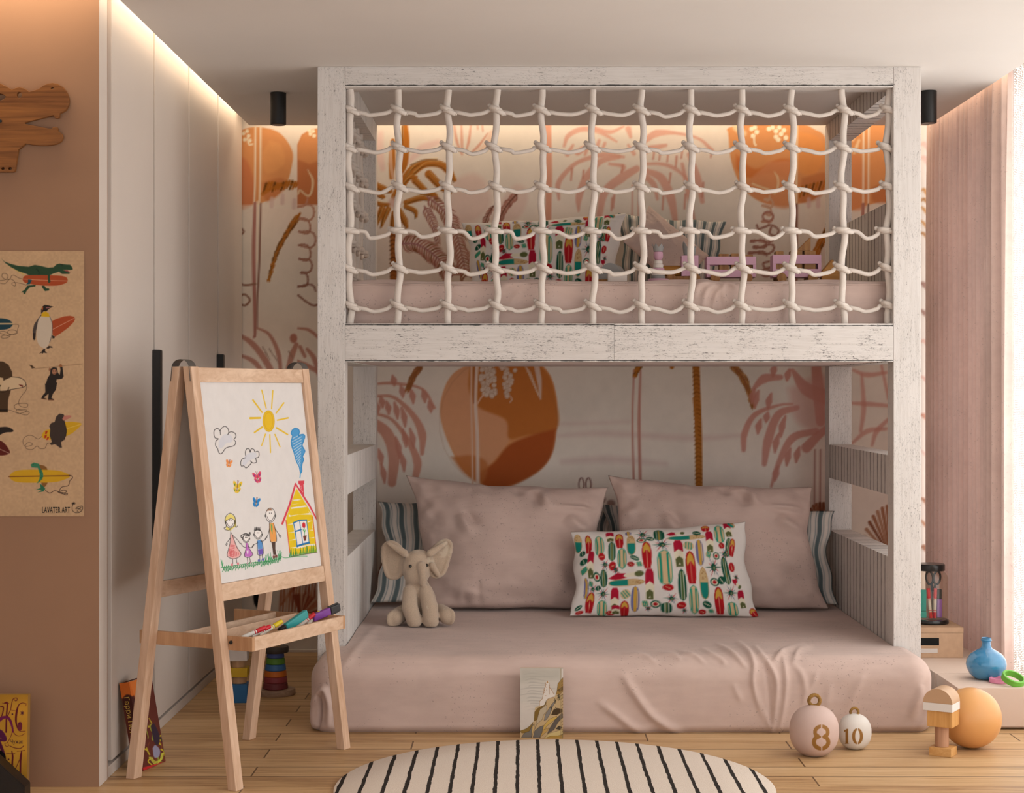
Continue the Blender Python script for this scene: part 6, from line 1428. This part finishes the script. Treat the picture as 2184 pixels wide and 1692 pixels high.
# arched roof block
az = .1496; aw, ad, ah = .098, .082, .026
M = Matrix.Translation((tx_-.005, ty_, az)) @ Matrix.Rotation(-.55, 4, 'Z')
ar = empty('toy_block', (tx_-.005, ty_, az), 'white and tan arched block at the top of the tower by the ball', 'toy block', g4)
box('base', (-aw/2,-ad/2,0), (aw/2,ad/2,ah), plain('arch_white', (232,226,222), .5, .02), ar, .0012, M)
def half_round(w, d, z0, hgt, M, mat, parent, name):
    n = 24; bm = bmesh.new(); rows_ = []
    for yy in (-d/2, d/2): rows_.append([bm.verts.new(M @ Vector((w/2*math.cos(a), yy, z0+hgt*math.sin(a)))) for a in np.linspace(0, math.pi, n)])
    bm.faces.new(rows_[0]); bm.faces.new(rows_[1][::-1])
    for i in range(n-1): bm.faces.new((rows_[0][i], rows_[0][i+1], rows_[1][i+1], rows_[1][i]))
    bm.faces.new((rows_[0][0], rows_[1][0], rows_[1][-1], rows_[0][-1])); bmesh.ops.recalc_face_normals(bm, faces=bm.faces[:])
    me = bm2me(bm); smooth_angle(me, 40); return new(name, me, mat, parent)
half_round(aw, ad, ah+.0002, .047, M, plain('arch_tan', (196,158,124), .5, .03), ar, 'arch')
# ================================================================ rug
t = NT('rug_wool'); w = t.coord('Object'); s = t.sep(w)
nx_ = t.noise(t.coord('Object', (1,.35,1)), 40, 4); n3_ = t.noise(w, 420, 2)
xx = t.math('ADD', s[0], t.math('MULTIPLY', t.math('SUBTRACT', nx_, .5), .010)); xx = t.math('ADD', xx, t.math('MULTIPLY', t.math('SUBTRACT', n3_, .5), .004))
fr_ = t.math('FRACT', t.math('DIVIDE', t.math('ADD', xx, 1.0+.0132+.0665/2), .0665)); dd_ = t.math('ABSOLUTE', t.math('SUBTRACT', fr_, .5))
# offset so that a stripe passes through x = -0.0132
kk_ = t.math('LESS_THAN', t.math('ABSOLUTE', t.math('SUBTRACT', t.math('FRACT', t.math('ADD', t.math('DIVIDE', t.math('ADD', xx, .0132), .0665), 50.5)), .5)), .088)
base = t.ramp(n3_, [(.3, tuple(lin((226,208,192)))), (.7, tuple(lin((242,228,214))))])
col = t.mix(t.math('MULTIPLY', kk_, .97), base, L4((32,28,27))); t.bump(n3_, .5, .006); M_rug = t.done(col, .95, 0, .05)
rg = lathe('rug', [(0,.001),(.655,.001),(.660,.004),(.660,.009),(.655,.012),(.5,.0125),(0,.0125)], M_rug, (0,0,0), None, 128, None, 40, False)
rg.data.transform(Matrix.Translation((.098, 5.072, 0))); tag(rg, 'round cream rug with thin black stripes on the floor', 'rug')
# ================================================================ toys on the upper bunk
HU = 1.6065
M_tp = plain('toy_pink', (206,158,178), .55, .03); M_tg = plain('toy_grey', (150,148,146), .6, .03); M_tw = plain('toy_white', (228,216,208), .55, .03)
M_tl = wood('toy_log', (134,88,46), (176,126,74), 2, 8); M_to = wood('toy_barrel', (150,96,36), (186,128,58), 0, 8)
def u_(x, y, d): return P(x, y, d)
# ring tower with crown
ry = 6.39; rx = (1404-CX)*ry/F; k = ry/F
rt = empty('crown_stacking_toy', (rx, ry, HU), 'pink and white ring tower with a grey crown on the upper bunk', 'stacking toy')
zr_ = HU; 
def stackd(name, r, h, m): 
    global zr_; lathe(name, [(0,0),(r-.002,0),(r,.002),(r,h-.002),(r-.002,h),(0,h)], m, (rx,ry,zr_), rt, 32); zr_ += h+.0002
stackd('base', 22.6*k, .012, M_tp); stackd('ring', 15.2*k, .012, M_tg); stackd('ring', 14.3*k, .014, M_tw); stackd('ring', 13*k, .0145, M_tp); stackd('ring', 10.6*k, .0145, M_tw); stackd('ring', 8.8*k, .0145, M_tw)
lathe('head', [(0,0),(.010,.001),(.0165,.008),(.0182,.018),(.0175,.026),(.016,.032),(0,.033)], M_tp, (rx,ry,zr_), rt, 32); zr_ += .0332
def crown(cx, cy, z, r0, r1, h, n, mat, parent):
    V = []; Fc = []; m = n*8
    for i in range(m):
        a = 2*math.pi*i/m; f = i % 8; sp = h*(.52+.48*abs(1-f/4)); 
        for r, zz in ((r0, 0), (r0+(r1-r0)*sp/h, sp)): V.append((cx+r*math.cos(a), cy+r*math.sin(a), z+zz))
    for i in range(m): j = (i+1) % m; Fc.append((2*i, 2*j, 2*j+1, 2*i+1))
    me = bpy.data.meshes.new('crown'); me.from_pydata(V, [], Fc); bm = bmesh.new(); bm.from_mesh(me); bmesh.ops.solidify(bm, geom=bm.faces[:], thickness=.0016); bm.to_mesh(me); bm.free()
    return new('crown', me, mat, parent)
crown(rx, ry, zr_, 10*k, 12.6*k, .029, 6, M_tg, rt)
# grey arched block and white block
gz = 6.47
M = Matrix.Translation(u_(1307, 600, gz).xyz.to_3d() * 1.0) ; gx = (1306-CX)*gz/F
M = Matrix.Translation((gx, gz+.02, HU)) @ Matrix.Rotation(-.35, 4, 'Z')
gb = empty('arched_block', (gx, gz+.02, HU), 'grey arched toy block in front of the surfboard cushion on the upper bunk', 'toy block', 'loose blocks on the upper bunk')
box('base', (-.049,-.03,0), (.049,.03,.016), M_tl, gb, .001, M); half_round(.096, .058, .0162, .062, M, M_tg, gb, 'arch')
cube('toy_block', ((1316.5-CX)*6.36/F, 6.36, HU), .072, .030, .036, M_tw, 0, 'white toy block in front of the grey arched block on the upper bunk', grp='loose blocks on the upper bunk')
# train
def wheels(e, xs, y0, y1, r, z):
    for x in xs:
        for y in (y0, y1): cyl_between('wheel', (x, y, z), (x, y+.012, z), r, r, M_tl, e, 24, .0015)
ey = 6.47; k = ey/F
X = lambda px: (px-CX)*ey/F
en = empty('toy_engine', (X(1455), ey, HU), 'wooden toy train engine with a pink cab and a grey crown on the upper bunk', 'toy train')
box('chassis', (X(1416), ey-.03, HU+.012), (X(1492), ey+.03, HU+.026), M_tl, en, .001)
cyl_between('boiler', (X(1414), ey, HU+.0262+.021), (X(1451.5), ey, HU+.0262+.021), .0215, .0215, M_to, en, 28, .001)
box('cab', (X(1452), ey-.032, HU+.0262), (X(1488), ey+.032, HU+.105), M_tp, en, .0015); crown(X(1470.5), ey, HU+.1052, 12*k, 16.5*k, .055, 5, M_tg, en)
wheels(en, (X(1429), X(1481)), ey-.0425, ey+.0305, .018, HU+.0182)
def wagon(x0, x1, ytop, label, nlog):
    e = empty('toy_wagon', ((X(x0)+X(x1))/2, ey, HU), label, 'toy wagon', 'pink wagons of the toy train'); zt = EYE-(ytop-CY)*k; a, b = X(x0), X(x1)
    z0 = HU+.022; h = zt-z0
    box('floor_board', (a, ey-.033, z0), (b, ey+.033, z0+.006), M_tp, e, .001)
    for y in (ey-.038, ey+.033):
        box('side_slat', (a, y, z0+.0), (b, y+.005, z0+h*.36), M_tp, e, .0008); box('side_slat', (a, y, z0+h*.60), (b, y+.005, zt), M_tp, e, .0008)
        for xx_ in (a, b-.012): box('corner_post', (xx_, y+.0001, z0+h*.3605), (xx_+.012, y+.0049, z0+h*.5995), M_tp, e, 0)
    for xx_ in (a, b-.005): box('end_board', (xx_, ey-.0329, z0+.0062), (xx_+.005, ey+.0329, zt-.001), M_tp, e, .0008)
    wheels(e, (a+.032, b-.034), ey-.0505, ey+.0385, .0185, HU+.0187)
    return a, b, z0+.0063, zt
a, b, zb, zt = wagon(1505, 1610, 549, 'pink slatted toy wagon next to the engine on the upper bunk', 0)
lg = 'wooden blocks in the toy wagons'
for i, (f, hh, nm) in enumerate(((.36,.0115,'square wooden block poking out of the pink wagon next to the engine'), (.60,.0125,'wooden block in the middle of the pink wagon next to the engine'), (.85,.0085,'wooden block at the far end of the pink wagon next to the engine'))):
    cube('toy_block', (a+f*(b-a), ey, zb), .036, .05, zt-zb+hh, M_tl, 0, nm, grp=lg)
a, b, zb, zt = wagon(1645.5, 1748, 545, 'pink slatted toy wagon by the slatted guard panel on the upper bunk', 0)
for f, hh, nm in ((.15,.014,'narrow wooden block in the pink wagon by the guard panel'), (.50,.016,'middle wooden block in the pink wagon by the guard panel'), (.78,.016,'last wooden block in the pink wagon by the guard panel')):
    cube('toy_block', (a+f*(b-a), ey, zb), .030 if f < .3 else .044, .05, zt-zb+hh, M_tl, 0, nm, grp=lg)
def prism(pts, y0, y1, mat, label, grp):
    bm = bmesh.new(); A_ = [bm.verts.new((x, y0, z)) for x, z in pts]; B_ = [bm.verts.new((x, y1, z)) for x, z in pts]; n = len(pts)
    bm.faces.new(A_); bm.faces.new(B_[::-1])
    for i in range(n): bm.faces.new((A_[i], B_[i], B_[(i+1)%n], A_[(i+1)%n]))
    bmesh.ops.recalc_face_normals(bm, faces=bm.faces[:]); bmesh.ops.bevel(bm, geom=bm.edges[:], offset=.001, segments=1, affect='EDGES')
    return tag(new('toy_block', bm2me(bm), mat), label, 'toy block', grp)
zt2 = zt+.0165
zp = EYE-(507-CY)*k
prism([(X(1698), zt2), (X(1727), zt2), (X(1727), zp)], ey-.02, ey+.02, M_tl, 'triangular wooden block on top of the loaded pink wagon', lg)
pz = 6.44
X2 = lambda px: (px-CX)*pz/F
prism([(X2(1750.5), HU), (X2(1795), HU), (X2(1795), HU+.034), (X2(1773), EYE-(554-CY)*pz/F), (X2(1750.5), HU+.040)], pz-.025, pz+.025, M_to, 'house-shaped wooden block beside the pink wagon on the upper bunk', 'loose blocks on the upper bunk')
# ================================================================ curtains
def curtain(y0, y1, x, amp, per, z0, z1, n, mat, name, label, seed, sharp=1.0):
    yy = np.linspace(y0, y1, n); zz = np.linspace(z0, z1, 60); r = np.random.RandomState(seed)
    ph = 2*np.pi*yy/per+1.3*np.interp(yy, np.linspace(y0, y1, 24), r.randn(24)*.7)
    am = amp*np.interp(yy, np.linspace(y0, y1, 40), .6+.6*r.rand(40))
    G = np.zeros((60, n, 3)); w_ = np.sin(ph); w_ = np.sign(w_)*np.abs(w_)**(sharp or 1)
    top = np.clip((zz-1.9)/(z1-1.9), 0, 1)[:, None]
    G[..., 0] = x+am[None]*(w_[None] if sharp else (1-2*np.abs(np.sin(ph/2))[None]**.75))*(1-.35*top)+.25*amp*np.sin(3*ph+1)[None]*top+.004*np.sin(zz*2.1+seed)[:, None]*w_[None]
    G[..., 1] = yy[None]; G[..., 2] = zz[:, None]
    me = grid_mesh(G); me.shade_smooth(); o = new(name, me, mat); return tag(o, label, 'curtain')
M_cur = linen('curtain_velvet', (226,200,190), .35, .3)
_n = M_cur.node_tree; _tr = _n.nodes.new('ShaderNodeBsdfTranslucent'); _tr.inputs['Color'].default_value = L4((226,186,172)); _mx = _n.nodes.new('ShaderNodeMixShader'); _mx.inputs[0].default_value = .05
_n.links.new(_n.nodes['Principled BSDF'].outputs[0], _mx.inputs[1]); _n.links.new(_tr.outputs[0], _mx.inputs[2]); _n.links.new(_mx.outputs[0], _n.nodes['Material Output'].inputs['Surface'])
curtain(6.47, 7.685, 1.874, .042, .066, .012, 2.60, 420, M_cur, 'pleated_curtain', 'dusty pink pleated floor-length curtain in the corner beside the bunk bed', 3, 0)
t = NT('sheer_weave'); w = t.coord('Object')
br = t.node('ShaderNodeTexBrick', offset=.5, offset_frequency=2); t.link(t.coord('Object', (1,1,1), (math.radians(90), 0, math.radians(90))), br.inputs['Vector'])
mp = t.node('ShaderNodeCombineXYZ'); s = t.sep(w); t.link(s[1], mp.inputs[0]); t.link(s[2], mp.inputs[1]); t.link(mp.outputs[0], br.inputs['Vector'])
for kx, q in (('Scale', 1.0), ('Mortar Size', .0019), ('Mortar Smooth', .2), ('Brick Width', .011), ('Row Height', .0068)): br.inputs[kx].default_value = q
nn = t.noise(t.coord('Object', (1,1,.15)), 160, 3)
tr_ = t.node('ShaderNodeBsdfTranslucent'); tr_.inputs['Color'].default_value = L4((250,244,236)); tp = t.node('ShaderNodeBsdfTransparent'); df = t.node('ShaderNodeBsdfDiffuse'); df.inputs['Color'].default_value = L4((236,226,214))
m1 = t.node('ShaderNodeMixShader'); m1.inputs[0].default_value = .45; t.link(tr_.outputs[0], m1.inputs[1]); t.link(df.outputs[0], m1.inputs[2])
hole = t.math('MULTIPLY', br.outputs['Fac'], t.math('ADD', t.math('MULTIPLY', t.math('GREATER_THAN', nn, .42), .7), .2))
hole = t.math('MULTIPLY', hole, .85)
m3 = t.node('ShaderNodeMixShader'); m3.inputs[0].default_value = .28; t.link(m1.outputs[0], m3.inputs[1]); t.link(tp.outputs[0], m3.inputs[2])
dk = t.node('ShaderNodeBsdfDiffuse'); dk.inputs['Color'].default_value = L4((176,158,140))
m2 = t.node('ShaderNodeMixShader'); t.link(hole, m2.inputs[0]); t.link(m3.outputs[0], m2.inputs[1]); t.link(dk.outputs[0], m2.inputs[2]); t.link(m2.outputs[0], t.out.inputs['Surface'])
curtain(1.3, 6.76, 1.942, .010, .11, .012, 2.60, 700, t.m, 'sheer_curtain', 'sheer white woven curtain in front of the bright window', 8, 1.0)
# ================================================================ light and camera
def area(name, loc, rot, sx, sy, power, col, spread=180):
    l = bpy.data.lights.new(name, 'AREA'); l.shape = 'RECTANGLE'; l.size = sx; l.size_y = sy; l.energy = power; l.color = col; l.spread = math.radians(spread)
    o = bpy.data.objects.new(name, l); COL.objects.link(o); o.location = loc; o.rotation_euler = rot; return o
WARM = (1.0, .80, .56)
R90 = math.pi/2
area('window_daylight', (2.24, 4.5, 1.28), (0, R90, 0), 2.3, 6.2, 240, (.96, .985, 1.0))
area('cove_strip_wardrobe', (-1.246, 6.30, 2.47), (0, 0, 0), .04, 2.5, 3.2, WARM)
area('cove_strip_mural', (.30, 7.63, 2.47), (0, 0, 0), 3.0, .06, 4.2, WARM)
area('cove_strip_curtain', (1.828, 6.4, 2.47), (0, 0, 0), .02, 2.5, 2.2, WARM)
area('cove_strip_poster', (-1.9, 4.98, 2.50), (0, 0, 0), 1.3, .12, 6, WARM)
wd_ = bpy.data.worlds.new('room_light'); SC.world = wd_; wd_.use_nodes = True
bg = wd_.node_tree.nodes['Background']; bg.inputs['Color'].default_value = (.97, .98, 1.0, 1); bg.inputs['Strength'].default_value = 1.1
cam = bpy.data.cameras.new('camera'); co = bpy.data.objects.new('camera', cam); COL.objects.link(co)
co.location = (0, 0, EYE); co.rotation_euler = (R90, 0, 0)
cam.sensor_width = 36; cam.sensor_fit = 'HORIZONTAL'; cam.lens = 36*F/2184
cam.shift_x = -(CX-1092)/2184; cam.shift_y = (CY-846)/2184; cam.clip_end = 60
SC.camera = co
cy = SC.cycles; cy.adaptive_threshold = .02; cy.max_bounces = 5; cy.diffuse_bounces = 3; cy.glossy_bounces = 2; cy.transmission_bounces = 5; cy.transparent_max_bounces = 12; cy.caustics_reflective = False; cy.caustics_refractive = False
SC.view_settings.view_transform = 'Standard'; SC.view_settings.look = 'None'; SC.view_settings.exposure = 0.08; SC.view_settings.gamma = 1.05
